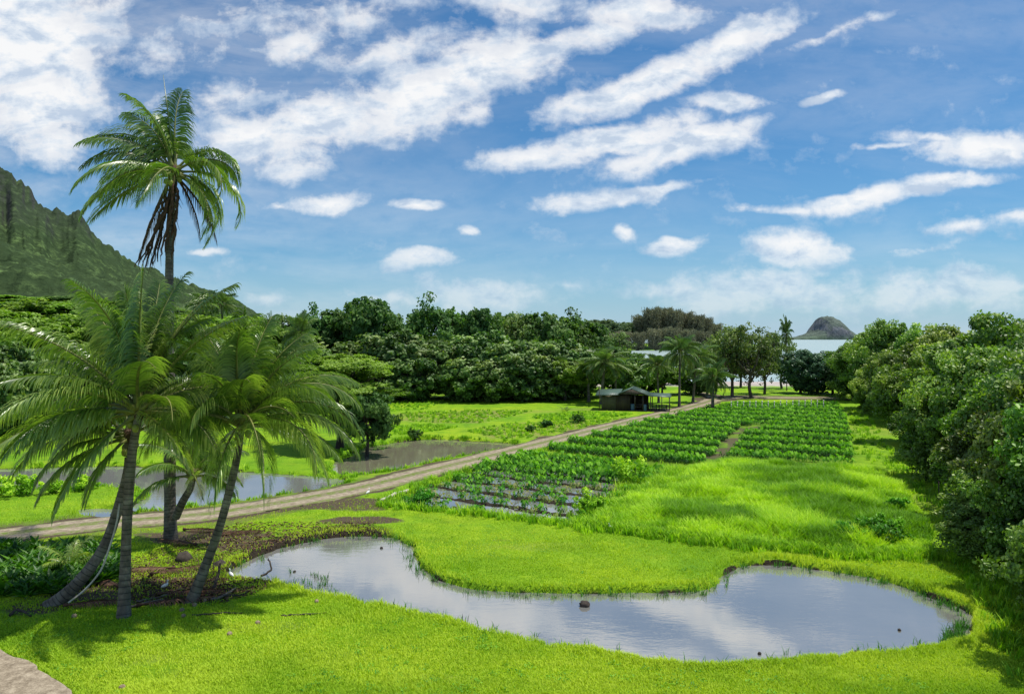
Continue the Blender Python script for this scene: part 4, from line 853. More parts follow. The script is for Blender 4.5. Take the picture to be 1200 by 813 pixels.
def tallgrass():
    r = np.random.default_rng(41)
    mn, mx = TALL.min(0), TALL.max(0)
    nt_ = 9500; c = mn + (mx - mn) * r.random((nt_, 2)); c = c[sdist(TALL, c[:, 0], c[:, 1]) < .2 * r.random(len(c))]
    k = 26; n = len(c) * k; cc = np.repeat(c, k, 0); rad = .22 * r.random(n) ** .5; a = r.random(n) * 6.283
    x = cc[:, 0] + np.cos(a) * rad * 1.4; y = cc[:, 1] + np.sin(a) * rad * 1.4
    big = fbm(c[:, 0] / 2.6, c[:, 1] / 2.6, 4, 71); ch = .42 + .5 * sstep(.35, .75, big) * (.6 + .5 * r.random(len(c)))
    ed = sstep(.2, -1.6, sdist(TALL, c[:, 0], c[:, 1])); ch = ch * (.65 + .35 * ed)
    h = np.repeat(ch, k) * (.6 + .6 * r.random(n))
    ct = np.clip(1.15 - sstep(.4, .72, fbm(c[:, 0] / 3.2, c[:, 1] / 3.2, 3, 88)) * .7 - .55 * r.random(len(c)), 0, 1)
    t = np.clip(np.repeat(ct, k) + .2 * (r.random(n) - .5), 0, 1)
    o = blades(on_ground(x, y), h, .03 + .03 * r.random(n), .3 + .55 * r.random(n), t, r, 'tall_grass', 'tallgrass')
    tag(o, 'tall unmown bright grass between the taro field and the front pond', 'grass', kind='stuff')
tallgrass()
def rough():
    """tufts along field edges, ponds and the far fields"""
    r = np.random.default_rng(42); C = []
    def line(P, n, s, dens=1):
        P = np.asarray(P); i = r.integers(0, len(P) - 1, n); t = r.random((n, 1)); C.append(np.hstack([P[i] * (1 - t) + P[i + 1] * t + r.normal(size=(n, 2)) * s, np.full((n, 1), dens)]))
    def area(P, n, s=1): 
        P = np.asarray(P); mn, mx = P.min(0), P.max(0); c = mn + (mx - mn) * r.random((n, 2)); c = c[sdist(P, c[:, 0], c[:, 1]) < 0]; C.append(np.hstack([c, np.full((len(c), 1), s)]))
    line(np.vstack([WET, WET[:1]]), 900, .35, .9)
    line(PX([(690, 616), (740, 582), (785, 553)]), 1300, .7, 1.2)
    line(PX([(560, 546), (620, 531), (700, 512), (780, 490)]), 900, .7, .8)
    line(PX([(700, 618), (800, 632), (900, 642), (1000, 652), (1090, 652)]), 1600, .35, .8)
    line(POND2, 500, .25, .7); line(POND3, 500, .25, .7)
    line(PX([(470, 560), (560, 540), (640, 518), (740, 497)]), 300, .4, .5)
    area(PX([(470, 484), (555, 480), (625, 482), (560, 496), (480, 494)]), 900, .6)
    area(PX([(545, 505), (600, 496), (690, 493), (735, 489), (640, 512), (590, 515)]), 1500, .6)
    area(PX([(440, 500), (500, 497), (540, 500), (490, 508), (450, 511)]), 700, .55)
    area(PX([(620, 488), (690, 482), (745, 485), (700, 491), (640, 494)]), 900, .6)
    area(PX([(440, 470), (520, 469), (500, 480), (440, 483)]), 500, .5)
    area(PX([(-60, 574), (60, 574), (120, 572), (110, 564), (-60, 560)]), 0, 1.)
    area(PX([(995, 480), (1010, 480), (1110, 600), (1090, 600), (1050, 560), (1000, 530)]), 2200, .8)
    area(PX([(1095, 560), (1140, 600), (1220, 780), (1190, 800), (1120, 660)]), 3500, .8)
    c = np.vstack(C)
    kk = (water_d(c[:, 0], c[:, 1]) > -.15) & (ldist(ROAD, c[:, 0], c[:, 1]) > 2.1)
    c = c[kk]; k = 16; n = len(c) * k; cc = np.repeat(c, k, 0); a = r.random(n) * 6.283; q = .16 * r.random(n) ** .5 * (.5 + cc[:, 2])
    x = cc[:, 0] + np.cos(a) * q; y = cc[:, 1] + np.sin(a) * q
    sc = np.repeat(.5 + r.random(len(c)), k)
    h = cc[:, 2] * (.2 + .3 * r.random(n)) * sc
    t = np.clip(np.repeat(r.random(len(c)) * .8, k) + .2 * r.random(n), 0, 1)
    o = blades(on_ground(x, y), h, .03 + .02 * r.random(n) + .0002 * y, .3 + .5 * r.random(n), t, r, 'rough_grass', 'tallgrass')
    tag(o, 'rough grass tufts along the field edges and pond banks', 'grass', kind='stuff')
rough()
def weeds():
    r = np.random.default_rng(46); n = 700; py = 590 + 250 * r.random(n) ** .7; px = -20 + 1180 * r.random(n); D = F * CH / (py - HZ); x = (px - 600) / F * D
    k = (water_d(x, D) > .25) & (ldist(ROAD, x, D) > 2.4) & (sdist(PATH, x, D) > .2) & (fbm(x / 3, D / 3, 3, 15) > .5) & (sdist(TALL, x, D) > 0); x, y = x[k], D[k]; n = len(x); m = 14
    X = np.repeat(x, m) + r.normal(size=n * m) * .11; Y = np.repeat(y, m) + r.normal(size=n * m) * .11; Z = ground_z(X, Y) + .05 + .05 * r.random(n * m)
    V, Q, t = leaves(np.stack([X, Y, Z], 1), unit(np.array([0, 0, 1.]) + r.normal(size=(n * m, 3)) * .4), rdir(r, n * m) * [1, 1, .3], .05 + .04 * r.random(n * m), .03 + .02 * r.random(n * m), np.clip(.35 + np.repeat(r.random(n) * .5, m) + .3 * r.random(n * m), 0, 1))
    tag(link('lawn_weeds', mesh('lawn_weeds', V, Q, t), M['taro']), 'small dark broad leafed weeds dotted through the lawn', 'weeds', kind='stuff')
weeds()

def taro_arrays(seed, nlv=8, H=.75, pale=False):
    r = np.random.default_rng(seed); b = MB()
    for i in range(nlv):
        a = i * 2.4 + r.normal() * .3; h = H * (.45 + .65 * r.random()); rad = .12 + .24 * r.random(); e = np.array([math.cos(a) * rad, math.sin(a) * rad, h])
        o_ = np.array([-math.sin(a), math.cos(a), 0.]) * .012
        b.add([-o_, o_, e * [.6, .6, .6] + o_, e * [.6, .6, .6] - o_, e], [np.array([[0, 1, 2, 3]]), np.array([[3, 2, 4]])], .45)
        L = .27 * (.75 + .5 * r.random()); W = L * .66; f = np.array([math.cos(a), math.sin(a), -1.6 - .8 * r.random()]); f /= np.linalg.norm(f)
        s = np.array([-math.sin(a), math.cos(a), 0]); u = np.cross(s, f); t = .9 * (h / H - .6) / .5 + .25 * r.random()  # low leaves tinted darker, high ones lighter: shade painted into the plant
        bk = e - f * L * .28
        b.add([e, bk + s * W * .32 + u * .01, e + s * W * .5 - f * L * .02 + u * .02, e + s * W * .36 + f * L * .35 + u * .0, e + f * L * .75, e - s * W * .36 + f * L * .35, e - s * W * .5 - f * L * .02 + u * .02, bk - s * W * .32 + u * .01],
              [np.array([[0, 1, 2, 3], [0, 3, 4, 4][:4]])[:1], np.array([[0, 3, 4], [0, 4, 5]]), np.array([[0, 5, 6, 7]])], t)
    return np.concatenate(b.V), [np.concatenate(f) for f in b.F.values()], np.concatenate(b.T)
def taro():
    r = np.random.default_rng(55); pts = []
    for k in list(range(5, 70)) + [1000 + q for q in range(5, 38)]:
        fld = k >= 1000
        for row in ((-1.2, -.72, -.24, .24, .72, 1.2) if fld else (-.55, -.1, .35)):
            s = (k - 1000) * 4.8 + row * .85 if fld else k * 2.6 + 1.3 + row
            for t in np.arange(-60, 60, .34):
                p = e1 * (s + r.normal() * .07) + e2 * (t + r.normal() * .1); pts.append((p[0], p[1], fld))
    P = np.array(pts); isf = P[:, 2] > .5; P = P[:, :2]; w = sdist(WET, P[:, 0], P[:, 1]) < -.25; f = (sdist(FIELD, P[:, 0], P[:, 1]) < -.1) & (sdist(BARE, P[:, 0], P[:, 1]) > .3)
    dn = sdist(np.array(PX([(440, 598), (515, 558), (590, 550), (660, 560), (770, 566), (760, 585), (690, 622)])), P[:, 0], P[:, 1]) < 0
    g = fbm(P[:, 0] / 2.5, P[:, 1] / 2.5, 3, 91)
    keep = (f & isf & (r.random(len(P)) < .95)) | (w & ~f & ~isf & (r.random(len(P)) < np.where(dn, .48 + .45 * sstep(.45, .6, g), .85)))
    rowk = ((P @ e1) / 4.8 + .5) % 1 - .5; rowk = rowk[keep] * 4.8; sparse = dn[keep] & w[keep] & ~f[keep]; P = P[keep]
    var = [taro_arrays(s, 11, .66) for s in (1, 2, 3, 4)]; _x = 0; varp = [taro_arrays(s, 6, .36) for s in (5, 6)]
    order = np.argsort(P[:, 1]); meshes = []
    for V, Fs, T in var:
        me = mesh('taro_plant', V, Fs, T); me.materials.append(M['taro']); meshes.append(me)
    mp = []
    for V, Fs, T in varp:
        me = mesh('taro_plant', V, Fs, T); me.materials.append(M['taro_pale']); mp.append(me)
    z = ground_z(P[:, 0], P[:, 1], True)
    for c, i in enumerate(order[:300]):
        sp = sparse[i] and r.random() < .6
        o = bpy.data.objects.new('taro_plant', mp[i % 2] if sp else meshes[i % 4]); COL.objects.link(o)
        o.location = (P[i, 0], P[i, 1], z[i]); s = (.7 if sparse[i] else 1.) * (.75 + .5 * r.random()); o.scale = (s, s, s); o.rotation_euler = (0, 0, r.random() * 6.28)
        tag(o, 'small yellowing taro plant in the flooded beds' if sp else 'green taro plant with heart shaped leaves in the flooded beds', 'taro plant', 'yellowing taro plants in the flooded beds' if sp else 'green taro plants in the flooded beds')
    mb = MB()
    for i in order[300:]:
        V, Fs, T = var[i % 4]; a = r.random() * 6.28; s = (.75 + .45 * r.random()) * (.75 if sparse[i] else 1.1)
        row_shade = 0.
        if sdist(FIELD, P[i:i+1, 0], P[i:i+1, 1])[0] < 0: q_ = (rowk[i] + 1.2) / 2.4; s *= .38 + .55 * float(sstep(.0, .5, q_)) - .15 * float(sstep(.75, 1., q_)); row_shade = -.85 * (1 - float(sstep(.05, .55, q_))) + .12  # near edge of each row painted darker, like a shaded front
        ca, sa = math.cos(a) * s, math.sin(a) * s
        V2 = np.stack([V[:, 0] * ca - V[:, 1] * sa + P[i, 0], V[:, 0] * sa + V[:, 1] * ca + P[i, 1], V[:, 2] * s + z[i]], 1)
        mb.add(V2, Fs, np.clip(T + r.normal() * .1 + row_shade, 0, 1))
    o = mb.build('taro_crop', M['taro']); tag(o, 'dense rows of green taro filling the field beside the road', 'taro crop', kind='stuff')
    # seedlings / markers in white along far edge
    for i in range(16):
        px = 857 + i * 7.2; x, y = G(px, 482.5 - .15 * i + r.normal() * .3); b = MB(); b.box((0, 0, .7), (.09, .05, 1.4)); b.box((0, -.04, 1.25), (.16, .02, .3))
        tag(b.build('marker_stake', M['white_paint'], loc=(x, y, 0)), 'thin white marker stake along the far edge of the taro field', 'stake', 'white stakes in a row at the back of the taro')
taro()

# shade plants on the left
def ferns():
    r = np.random.default_rng(43); n = 420; px = -60 + 200 * r.random(n); py = 640 + 62 * r.random(n); k = py < 700 - (px - 60).clip(0) * .3
    x, y = (px[k] - 600) / F * (F * CH / (py[k] - HZ)), F * CH / (py[k] - HZ); m = 16; n = len(x)
    X = np.repeat(x, m); Y = np.repeat(y, m); a = r.random(n * m) * 6.28; el = .3 + .7 * r.random(n * m); L = .35 + .35 * r.random(n * m)
    T = np.stack([np.cos(a) * np.cos(el), np.sin(a) * np.cos(el), np.sin(el)], 1); C = np.stack([X, Y, np.zeros(n * m)], 1) + T * (L * (.5 + .3 * r.random(n * m)))[:, None]
    Nn = unit(np.stack([-np.cos(a) * np.sin(el), -np.sin(a) * np.sin(el), np.cos(el)], 1))
    V, Q, t = leaves(C, Nn, T, L, L * .28, r.random(n * m))
    tag(link('fern_bed', mesh('fern_bed', V, Q, t), M['fern']), 'dark green leafy ground cover in the shade left of the palms', 'ground cover', kind='stuff')
ferns()
def rosette(px, py, label, L=1.2, n=8, mat='palm', tb=.4, group=None, name='palm_seedling', el0=75):
    x, y = G(px, py); root = empty(name, (x, y, 0)); r = np.random.default_rng(int(px))
    for i in range(n):
        add_frond(root, (0, 0, 0), name='frond', mat=mat, r=r, az=i * 2.4 + 1, el=el0 - i * 6, L=L * (.8 + .4 * r.random()), droop=60, nl=22, leafL=.32 * L, width=.05, tb=tb, rr=.014)
    tag(root, label, 'seedling', group)
rosette(82, 668, 'yellowing palm seedling at the left of the leaning trunk', 1.6, 7, tb=.45)
rosette(660 + 2, 484, 'tiny bright green plant alone in the field left of the shed', 1.4, 6, tb=.5)

def reeds():
    r = np.random.default_rng(47); n = 260; i = r.integers(0, len(POND), n); c = grow(POND, -.15)[i] + r.normal(size=(n, 2)) * .22
    extra = np.array([G(1105 + 30 * a, 735 + 25 * b, ZW) for a, b in r.random((60, 2))]); ex2 = np.array([G(330 + 60 * a, 668 + 22 * b, ZW) for a, b in r.random((14, 2))]); c = np.vstack([c, extra, ex2, np.array([G(540 + 300 * a, 690 + 8 * b, ZW) for a, b in r.random((25, 2))])])
    m = 9; C = np.repeat(c, m, 0) + r.normal(size=(len(c) * m, 2)) * .07; n = len(C); P = np.stack([C[:, 0], C[:, 1], np.full(n, ZW - .05)], 1)
    o = blades(P, .12 + .28 * r.random(n), .02 + .015 * r.random(n), .3 + .6 * r.random(n), r.random(n) * .6, r, 'pond_reeds', 'taro')
    tag(o, 'sparse grassy reeds standing in the margin of the front pond', 'reeds', kind='stuff')
reeds()

def shrub(px, py, w, h, label, mat, seed, name='shrub', group=None):
    cm, c = crown_mesh('foliage', seed, nc=10, R3=(w / 2, w / 2, h / 2), zc=h / 2, cr=w * .22, sub=6, nl=2200, ll=.16 * max(1, w / 2), ww=.07 * max(1, w / 2), low=.1, minz=0.0)
    x, y = G(px, py); root = empty(name, (x, y, 0)); cm.materials.append(M[mat]); link('foliage', cm, None, root)
    b = MB(); [b.tube([(0, 0, -.1), tuple(c[i])], [.03, .012], 5) for i in range(min(7, len(c)))]; b.build('stem', M['dark_bark'], root)
    tag(root, label, 'shrub', group)
shrub(25, 578, 3.0, 1.0, 'round light green shrub on the grass strip at the left edge', 'tallgrass', 501)
shrub(62, 578, 1.6, .7, 'small light green shrub right of the round one on the strip', 'tallgrass', 502)
shrub(97, 574, 1.7, .7, 'light green shrub on the strip end under the palm fronds', 'tallgrass', 503)
shrub(1035, 636, 2.6, 1.15, 'dark leafy clump at the near right corner of the tall grass', 'taro', 504)
shrub(1000, 634, 1.8, .8, 'smaller dark clump left of the corner clump in the tall grass', 'taro', 505)
shrub(1050, 598, 1.2, .6, 'dark weed clump by the mown track right of the tall grass', 'taro', 506)
shrub(640, 501, 1.8, .8, 'dark tuft in the middle of the dry left field', 'fern', 507)
shrub(676, 496, 2.2, 1.0, 'round dark tuft between the dry field and the road', 'fern', 508)
shrub(622, 506, 1.2, .6, 'low dark tuft at the near side of the dry field', 'fern', 509)
shrub(486, 513, 1.6, .9, 'dark tuft on the bank behind the murky pond', 'fern', 510)
shrub(408, 536, 1.8, .9, 'bright bush on the bank at the left end of the murky pond', 'tallgrass', 511)
shrub(540, 466, 4.5, 2.4, 'light green bush at the foot of the hedge', 'tallgrass', 515)
shrub(492, 590, 1.8, .75, 'leafy clump at the near left corner of the flooded beds', 'taro', 516)
shrub(690, 600, 2.2, .9, 'leafy clump at the right corner of the flooded beds', 'tallgrass', 517)
shrub(745, 563, 3.0, 1.1, 'bright bush between the flooded beds and tall grass', 'tallgrass', 518)

# ------------------------------------------------------------------ small things
def rock(px, py, s, label, z=0., mat='rock', name='rock', cat='rock', seed=1):
    x, y = G(px, py); b = MB(); b.blob((0, 0, 0), (s, s * .85, s * .75), 12, .5, .28, seed); o = b.build(name, M[mat], smooth=False, loc=(x, y, z))
    o.rotation_euler = (0, 0, seed); tag(o, label, cat); return o
rock(685, 703, .2, 'dark rock standing in the middle of the front pond', -.16, seed=3)
rock(215, 656, .42, 'grey brown boulder between the thick trunk and the right palm', .05, 'dark_bark', seed=5)
rock(257, 663, .35, 'dark boulder at the muddy left end of the pond', .0, seed=8)
for i, (px, py) in enumerate([(507, 665), (508, 674), (474, 720), (890, 758), (1004, 757), (1022, 759), (1054, 731), (447, 637), (955, 768), (345, 664)]):
    rock(px, py, .07 + .02 * (i % 3), ['small dark stone at the inner pond bank, upper of two', 'small dark stone at the inner pond bank, lower of two', 'dark stone in the water near the lower left bank', 'dark stub in the pond below its middle', 'left of two dark stubs in the right part of the pond', 'right of two dark stubs in the right part of the pond', 'dark stub in the right end of the pond', 'dark stone by the top left bank of the pond', 'dark stone at the near right bank', 'dark stone in the left arm of the pond'][i], -.2 if i != 0 else -.1, name='stone', cat='stone', seed=i + 20)
def coconut(px, py, label, i):
    x, y = G(px, py); b = MB(); b.blob((0, 0, .05), (.10, .085, .085), 10, .5, .1, i); o = b.build('fallen_coconut', M['husk'], smooth=True, loc=(x, y, .0)); o.rotation_euler = (0, 0, i)
    tag(o, label, 'coconut', 'fallen coconuts on the lawn')
for i, (px, py, l) in enumerate([(87, 723, 'fallen coconut left of the upright trunk'), (213, 716, 'fallen coconut in front of the right palm base'), (240, 705, 'fallen coconut just right of the right palm base'), (302, 731, 'pale fallen coconut alone on the sunny lawn'), (269, 744, 'fallen coconut below the lone pale one'), (371, 706, 'fallen coconut on the near pond bank'), (228, 710, 'fallen coconut touching the shade edge of the right palm'), (143, 807, 'fallen coconut at the lower edge of the lawn'), (215, 723, 'fallen coconut behind the branch litter')]): coconut(px, py, l, i)
def logp(pts, r0, r1, label, name='fallen_branch', mat='wood'):
    P = smooth_line([(*G(a, b), z) for a, b, z in pts], 6); b = MB(); rr = np.random.default_rng(len(label)); P = P + rr.normal(size=P.shape) * .015
    b.tube(P, np.linspace(r0, r1, len(P)), 7); tag(b.build(name, M[mat], smooth=True), label, 'branch')
logp([(248, 704, .06), (262, 701, .1), (276, 693, .16)], .06, .03, 'grey broken branch on the lawn right of the right palm')
logp([(262, 700, .08), (283, 698, .05), (291, 695, .12)], .05, .02, 'dark stub branch beside the broken grey branch', mat='dark_bark')
logp([(306, 672, -.1), (318, 670, .1), (314, 664, .35)], .05, .03, 'bent dark snag sticking out of the pond', mat='dark_bark')
logp([(225, 722, .04), (250, 721, .06), (285, 719, .03)], .035, .02, 'long thin stick on the lawn before the right palm', mat='dark_bark')
logp([(330, 722, .03), (355, 721, .05), (385, 719, .03)], .035, .02, 'thin stick on the lawn near the pond bank', mat='dark_bark')
logp([(12, 722, .05), (22, 718, .12), (36, 723, .04)], .06, .03, 'dark stick pile piece at the left edge of the lawn', mat='dark_bark')
logp([(150, 713, .04), (185, 706, .08), (222, 704, .05)], .05, .03, 'fallen frond stem between the two palm bases')
logp([(160, 706, .06), (190, 700, .06), (212, 693, .12)], .04, .02, 'upper fallen frond stem between the palm bases')
logp([(447, 588, .1), (462, 582, .14), (478, 577, .12)], .11, .10, 'pale straight log lying at the left corner of the flooded beds', 'fallen_log', 'pipe')
logp([(250, 690, 0), (256, 684, .4), (258, 680, .7)], .07, .04, 'short dark snag at the pond tip', mat='dark_bark')
def fallen(px, py, az, L, label, seed):
    x, y = G(px, py); root = empty('fallen_frond', (x, y, .1)); r = np.random.default_rng(seed)
    add_frond(root, (0, 0, 0), name='leaflets', mat='palm_dead', r=r, az=az, el=4, L=L, droop=6, nl=30, leafL=.5, width=.05, tb=.2, rr=.03)
    tag(root, label, 'fallen frond', 'dry fronds lying under the palms')
for i, (px, py, az, L) in enumerate([(160, 712, .3, 2.6), (185, 698, .1, 2.4), (250, 628, .2, 2.4), (230, 640, 2.8, 2.2), (175, 675, .5, 2.2), (75, 712, .2, 2.), (205, 668, 3.3, 2.), (215, 622, -.2, 2.3), (140, 690, 2.6, 2.)]):
    fallen(px, py, az, L, ['brown dry frond at the foot of the upright trunk', 'brown dry frond between the palm bases', 'brown dry frond right of the thick trunk', 'brown dry frond just below the thick trunk', 'brown dry frond behind the upright trunk', 'brown dry frond at the root of the leaning trunk', 'brown dry frond beside the boulder', 'brown dry frond against the thick trunk by the road', 'brown dry frond left of the upright trunk'][i], 70 + i)
# leaf litter
r = np.random.default_rng(48); n = 9000; px = 150 + 300 * r.random(n) ** 1.0; py = 612 + 95 * r.random(n); k = (np.abs(py - (700 - (px - 150) * .33)) < 45) & (px < 440)
D = F * CH / (py[k] - HZ); x = (px[k] - 600) / F * D; kk = water_d(x, D) > .1; x = x[kk]; D = D[kk]; n = len(x)
C = on_ground(x, D) + [0, 0, .03]; V, Q, t = leaves(C, unit(np.array([0, 0, 1.]) + r.normal(size=(n, 3)) * .4), rdir(r, n) * [1, 1, .2], .1 + .2 * r.random(n), .04 + .05 * r.random(n), r.random(n))
tag(link('leaf_litter', mesh('leaf_litter', V, Q, t), M['palm_dead']), 'brown leaf litter on the shaded soil under the palms', 'litter', kind='stuff')

def egret(px, py, label, s=1., rz=0., z=0.):
    x, y = G(px, py); root = empty('egret', (x, y, z), rz); root.scale = (s,) * 3
    b = MB()
    P = smooth_line([(-.17, 0, .20), (-.1, 0, .24), (0, 0, .27), (.09, 0, .31), (.13, 0, .38), (.11, 0, .45), (.14, 0, .50), (.18, 0, .50)], 5)
    rad = np.interp(np.linspace(0, 1, len(P)), [0, .12, .3, .45, .55, .72, .85, .95, 1], [.01, .05, .085, .07, .035, .024, .034, .03, .012])
    b.tube(P, rad, 10); b.build('body', M['white_feather'], root, True)
    b = MB(); b.tube([(.17, 0, .50), (.21, 0, .495), (.255, 0, .485)], [.014, .009, .002], 6); b.build('bill', M['bill'], root)
    for q in (-1, 1):
        b = MB(); b.tube([(-.01, q * .03, .21), (.01, q * .03, .11), (0, q * .03, 0)], .008, 5); b.tube([(0, q * .03, .005), (.05, q * .03, .003)], .006, 4); b.build('leg', M['dark_bark'], root)
    tag(root, label, 'egret', 'white egrets')
egret(271, 679, 'white egret standing at the left tip of the pond', .85, 2.5)
egret(193, 692, 'white egret in the litter between the palm trunks', .8, .4)
egret(431, 581, 'white egret beside the road near the log', .9, 1)
egret(716, 622, 'white egret on the lawn below the tall grass', .8, 3.4)
egret(758, 573, 'white egret on the grass bank between beds and tall grass', .9, .2)

# thin fence posts at the right bank
for i, (px, py) in enumerate([(1068, 545), (1085, 563), (1100, 590), (1113, 612)]):
    x, y = G(px, py); b = MB(); b.tube([(0, 0, -.1), (.02, 0, .7), (0, 0, 1.35)], [.045, .04, .03], 7)
    tag(b.build('fence_post', M['dark_bark'], loc=(x, y, 0)), ['fence post farthest along the right bank', 'second farthest fence post along the right bank', 'third fence post along the right bank', 'fence post nearest the low bush on the right bank'][i], 'post', 'thin posts along the right bank')

# ------------------------------------------------------------------ world
SUN_EL, SX, SY = 70., .8, .16
def world():
    w = bpy.data.worlds.new('World'); scene.world = w; w.use_nodes = True; nt = w.node_tree
    for n in list(nt.nodes): nt.nodes.remove(n)
    out = N(nt, 'ShaderNodeOutputWorld'); bg = N(nt, 'ShaderNodeBackground'); nt.links.new(bg.outputs[0], out.inputs[0])
    sky = N(nt, 'ShaderNodeTexSky', sky_type='NISHITA', sun_disc=False); sky.sun_elevation = R(SUN_EL); sky.sun_rotation = math.atan2(SX, SY)
    sky.air_density = 1.0; sky.dust_density = .6; sky.ozone_density = 1.6; sky.altitude = 0
    co = N(nt, 'ShaderNodeTexCoord').outputs['Generated']
    sp = N(nt, 'ShaderNodeSeparateXYZ'); nt.links.new(co, sp.inputs[0])
    yy = math_(nt, 'MAXIMUM', math_(nt, 'ABSOLUTE', sp.outputs[1]), .12)
    u = math_(nt, 'DIVIDE', sp.outputs[0], yy); v = math_(nt, 'DIVIDE', sp.outputs[2], yy)
    uv = N(nt, 'ShaderNodeCombineXYZ'); nt.links.new(u, uv.inputs[0]); nt.links.new(v, uv.inputs[1])
    # wisp warp
    wn = N(nt, 'ShaderNodeTexNoise'); wn.inputs['Scale'].default_value = 5.; wn.inputs['Detail'].default_value = 5; nt.links.new(uv.outputs[0], wn.inputs['Vector'])
    wv = N(nt, 'ShaderNodeVectorMath', operation='SUBTRACT'); nt.links.new(wn.outputs['Color'], wv.inputs[0]); wv.inputs[1].default_value = (.5, .5, .5)
    ws = N(nt, 'ShaderNodeVectorMath', operation='SCALE'); nt.links.new(wv.outputs[0], ws.inputs[0]); ws.inputs['Scale'].default_value = .085
    wa = N(nt, 'ShaderNodeVectorMath', operation='ADD'); nt.links.new(uv.outputs[0], wa.inputs[0]); nt.links.new(ws.outputs[0], wa.inputs[1])
    W = wa.outputs[0]
    CL = [(20, 40, 150, 100, 0, 1.2), (50, 110, 110, 60, 10, 1.1), (75, 160, 70, 35, 10, .75), (170, 60, 170, 50, -8, .45), (330, 30, 220, 45, 0, .42), (400, 10, 130, 30, 0, .55),
          (300, 165, 95, 36, -8, .95), (380, 150, 120, 42, -10, 1.), (480, 115, 120, 50, -18, 1.05), (560, 80, 110, 38, -15, 1.), (610, 70, 60, 35, 0, .9), (560, 125, 40, 22, -20, .7), (270, 120, 110, 26, -5, .55), (460, 60, 120, 26, -10, .6), (345, 50, 70, 26, -6, .7),
          (600, 8, 90, 26, 0, .8), (700, 38, 110, 20, -14, .8), (750, 12, 90, 24, 0, 1.),
          (690, 118, 60, 18, -14, .9), (760, 95, 120, 24, -22, 1.1), (850, 50, 95, 22, -25, 1.1), (905, 28, 50, 16, -20, .8), (990, 30, 110, 9, -14, .5),
          (620, 185, 75, 20, -14, .95), (720, 165, 120, 24, -14, 1.), (800, 175, 100, 24, -16, 1.05), (850, 118, 75, 13, -5, .85), (880, 140, 60, 10, -20, .6), (740, 192, 50, 15, -10, .8),
          (700, 240, 80, 13, -5, .95), (770, 228, 50, 7, -4, .75), (930, 243, 90, 8, -3, .7), (1020, 232, 120, 13, -8, 1.), (1120, 217, 90, 9, -3, .85), (1095, 168, 70, 10, 4, .8), (1150, 178, 90, 22, 2, 1.1), (1040, 174, 40, 5, 0, .6),
          (930, 292, 66, 24, 4, 1.1), (915, 305, 50, 18, 0, .9), (390, 240, 56, 14, 4, .95), (330, 240, 30, 8, 0, .5), (490, 248, 36, 8, 2, .9), (497, 305, 46, 13, -4, .95), (793, 287, 42, 10, 0, .95), (733, 270, 20, 8, 0, .8), (547, 271, 16, 7, 0, .8), (245, 297, 28, 6, 3, .8), (972, 117, 28, 7, -5, .85), (343, 200, 60, 18, 0, .6),
          (560, 345, 130, 26, -3, .72), (470, 345, 60, 14, 0, .6), (660, 335, 60, 12, 0, .5), (890, 345, 150, 34, 0, .78), (790, 335, 90, 16, 0, .6), (1090, 335, 140, 30, 0, .82), (1060, 322, 40, 12, 0, .7), (1180, 330, 70, 20, 0, .7), (1130, 265, 50, 9, 0, .55), (1080, 285, 60, 8, 0, .5), (320, 352, 40, 12, 0, .6), (1195, 260, 40, 9, 0, .5),
          (600, -60, 300, 30, -5, .8), (150, -90, 300, 60, 0, .9), (950, -120, 200, 30, -10, .8)]
    acc = None
    for (px, py, rx, ry, an, wt) in CL:
        mp = N(nt, 'ShaderNodeMapping', vector_type='TEXTURE')
        mp.inputs['Location'].default_value = ((px - 600) / F, (HZ - py) / F, 0); mp.inputs['Rotation'].default_value = (0, 0, R(-an)); mp.inputs['Scale'].default_value = (rx * 1.28 / F, ry * 1.35 / F, 1e6)
        nt.links.new(W, mp.inputs[0])
        ln = N(nt, 'ShaderNodeVectorMath', operation='LENGTH'); nt.links.new(mp.outputs[0], ln.inputs[0])
        q = math_(nt, 'MULTIPLY', math_(nt, 'SUBTRACT', 1.0, ln.outputs['Value'], clamp=True), wt)
        acc = q if acc is None else math_(nt, 'SMOOTH_MAX', acc, q, .12)
    mpn = N(nt, 'ShaderNodeMapping'); mpn.inputs['Rotation'].default_value = (0, 0, R(-14)); mpn.inputs['Scale'].default_value = (1, 1.9, 1); nt.links.new(uv.outputs[0], mpn.inputs[0])
    f1 = noise(nt, 13, 10, .6, mpn.outputs[0], .25); f2 = noise(nt, 38, 8, .65, uv.outputs[0], .2)
    dens = math_(nt, 'ADD', acc, math_(nt, 'MULTIPLY_ADD', f1, 1.25, -.625)); dens = math_(nt, 'ADD', dens, math_(nt, 'MULTIPLY_ADD', f2, .55, -.275))
    gate = ramp(nt, acc, [(.0, 0.), (.12, 1.)])
    al = math_(nt, 'MULTIPLY', ramp(nt, dens, [(.12, 0.), (.27, .22), (.5, .78), (.85, 1.)]), gate)
    al = math_(nt, 'MULTIPLY', al, ramp(nt, math_(nt, 'ABSOLUTE', v), [(.02, .4), (.10, .7), (.13, .95)]))
    # high thin veil
    mv = N(nt, 'ShaderNodeMapping'); mv.inputs['Rotation'].default_value = (0, 0, R(-12)); mv.inputs['Scale'].default_value = (.8, 3.2, 1); nt.links.new(uv.outputs[0], mv.inputs[0])
    veil = ramp(nt, noise(nt, 2.4, 8, .6, mv.outputs[0], .6), [(.4, 0.), (.75, .6)])
    left = ramp(nt, math_(nt, 'MULTIPLY_ADD', u, -1., 0), [(.0, .35), (.5, 1.)])
    veil = math_(nt, 'MULTIPLY', veil, left)
    al = math_(nt, 'MAXIMUM', al, veil)
    of = N(nt, 'ShaderNodeVectorMath', operation='ADD'); nt.links.new(mpn.outputs[0], of.inputs[0]); of.inputs[1].default_value = (-.008, -.03, 0)
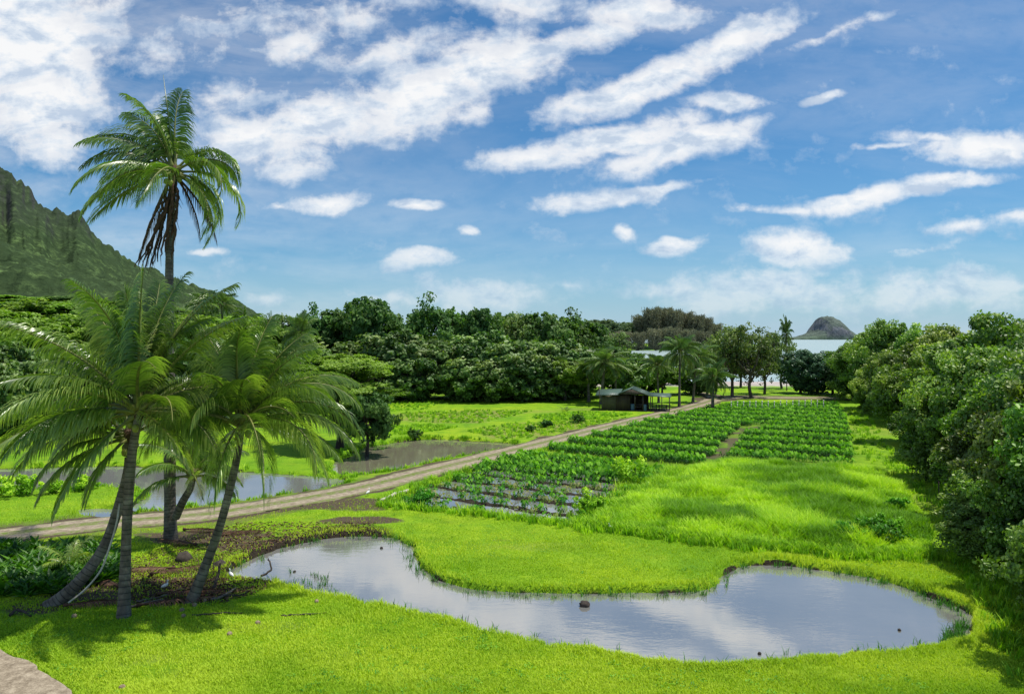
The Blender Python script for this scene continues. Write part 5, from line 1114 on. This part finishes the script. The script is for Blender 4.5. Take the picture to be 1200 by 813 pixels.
    f3 = noise(nt, 13, 8, .6, of.outputs[0], .25)
    lit = math_(nt, 'ADD', math_(nt, 'MULTIPLY_ADD', math_(nt, 'SUBTRACT', f1, f3), -2.6, .62), math_(nt, 'MULTIPLY_ADD', f2, .5, -.25))
    shade = ramp(nt, lit, [(.2, (.56, .66, .80)), (.5, (.80, .86, .93)), (.75, (.98, .98, .98))])
    tint = mix(nt, 1., sky.outputs[0], (.48, .90, 1.18), 'MULTIPLY')
    ss = N(nt, 'ShaderNodeVectorMath', operation='SCALE'); nt.links.new(tint, ss.inputs[0]); ss.inputs['Scale'].default_value = SKY_S
    # pale haze low over the horizon
    hz = ramp(nt, math_(nt, 'ABSOLUTE', v), [(.0, .7), (.045, .4), (.12, .1), (.25, 0.)])
    c0 = mix(nt, hz, ss.outputs[0], (.52, .68, .86))
    col = mix(nt, al, c0, shade)
    nt.links.new(col, bg.inputs[0]); bg.inputs[1].default_value = 1.0
SKY_S = .094
world()
sd = Vector((SX * math.cos(R(SUN_EL)), SY * math.cos(R(SUN_EL)), 0)); hv = Vector((SX, SY, 0)).normalized() * math.cos(R(SUN_EL)); d = Vector((hv.x, hv.y, math.sin(R(SUN_EL))))
ld = bpy.data.lights.new('sun', 'SUN'); ld.energy = 5.3; ld.angle = R(.53); ld.color = (1, .95, .86)
so = bpy.data.objects.new('sun', ld); COL.objects.link(so); so.rotation_euler = d.to_track_quat('Z', 'Y').to_euler()

cd = bpy.data.cameras.new('camera'); cam = bpy.data.objects.new('camera', cd); COL.objects.link(cam)
cam.location = (0, 0, CH); cam.rotation_euler = (R(90), 0, 0); cd.sensor_width = 36; cd.lens = 36 * F / 1200; cd.shift_y = -10.5 / 1200; cd.clip_end = 100000; cd.clip_start = .1
scene.camera = cam
scene.view_settings.view_transform = 'Standard'; scene.view_settings.look = 'None'; scene.view_settings.exposure = 0
scene.render.film_transparent = False
scene.cycles.max_bounces = 5; scene.cycles.diffuse_bounces = 2; scene.cycles.glossy_bounces = 2; scene.cycles.transmission_bounces = 3
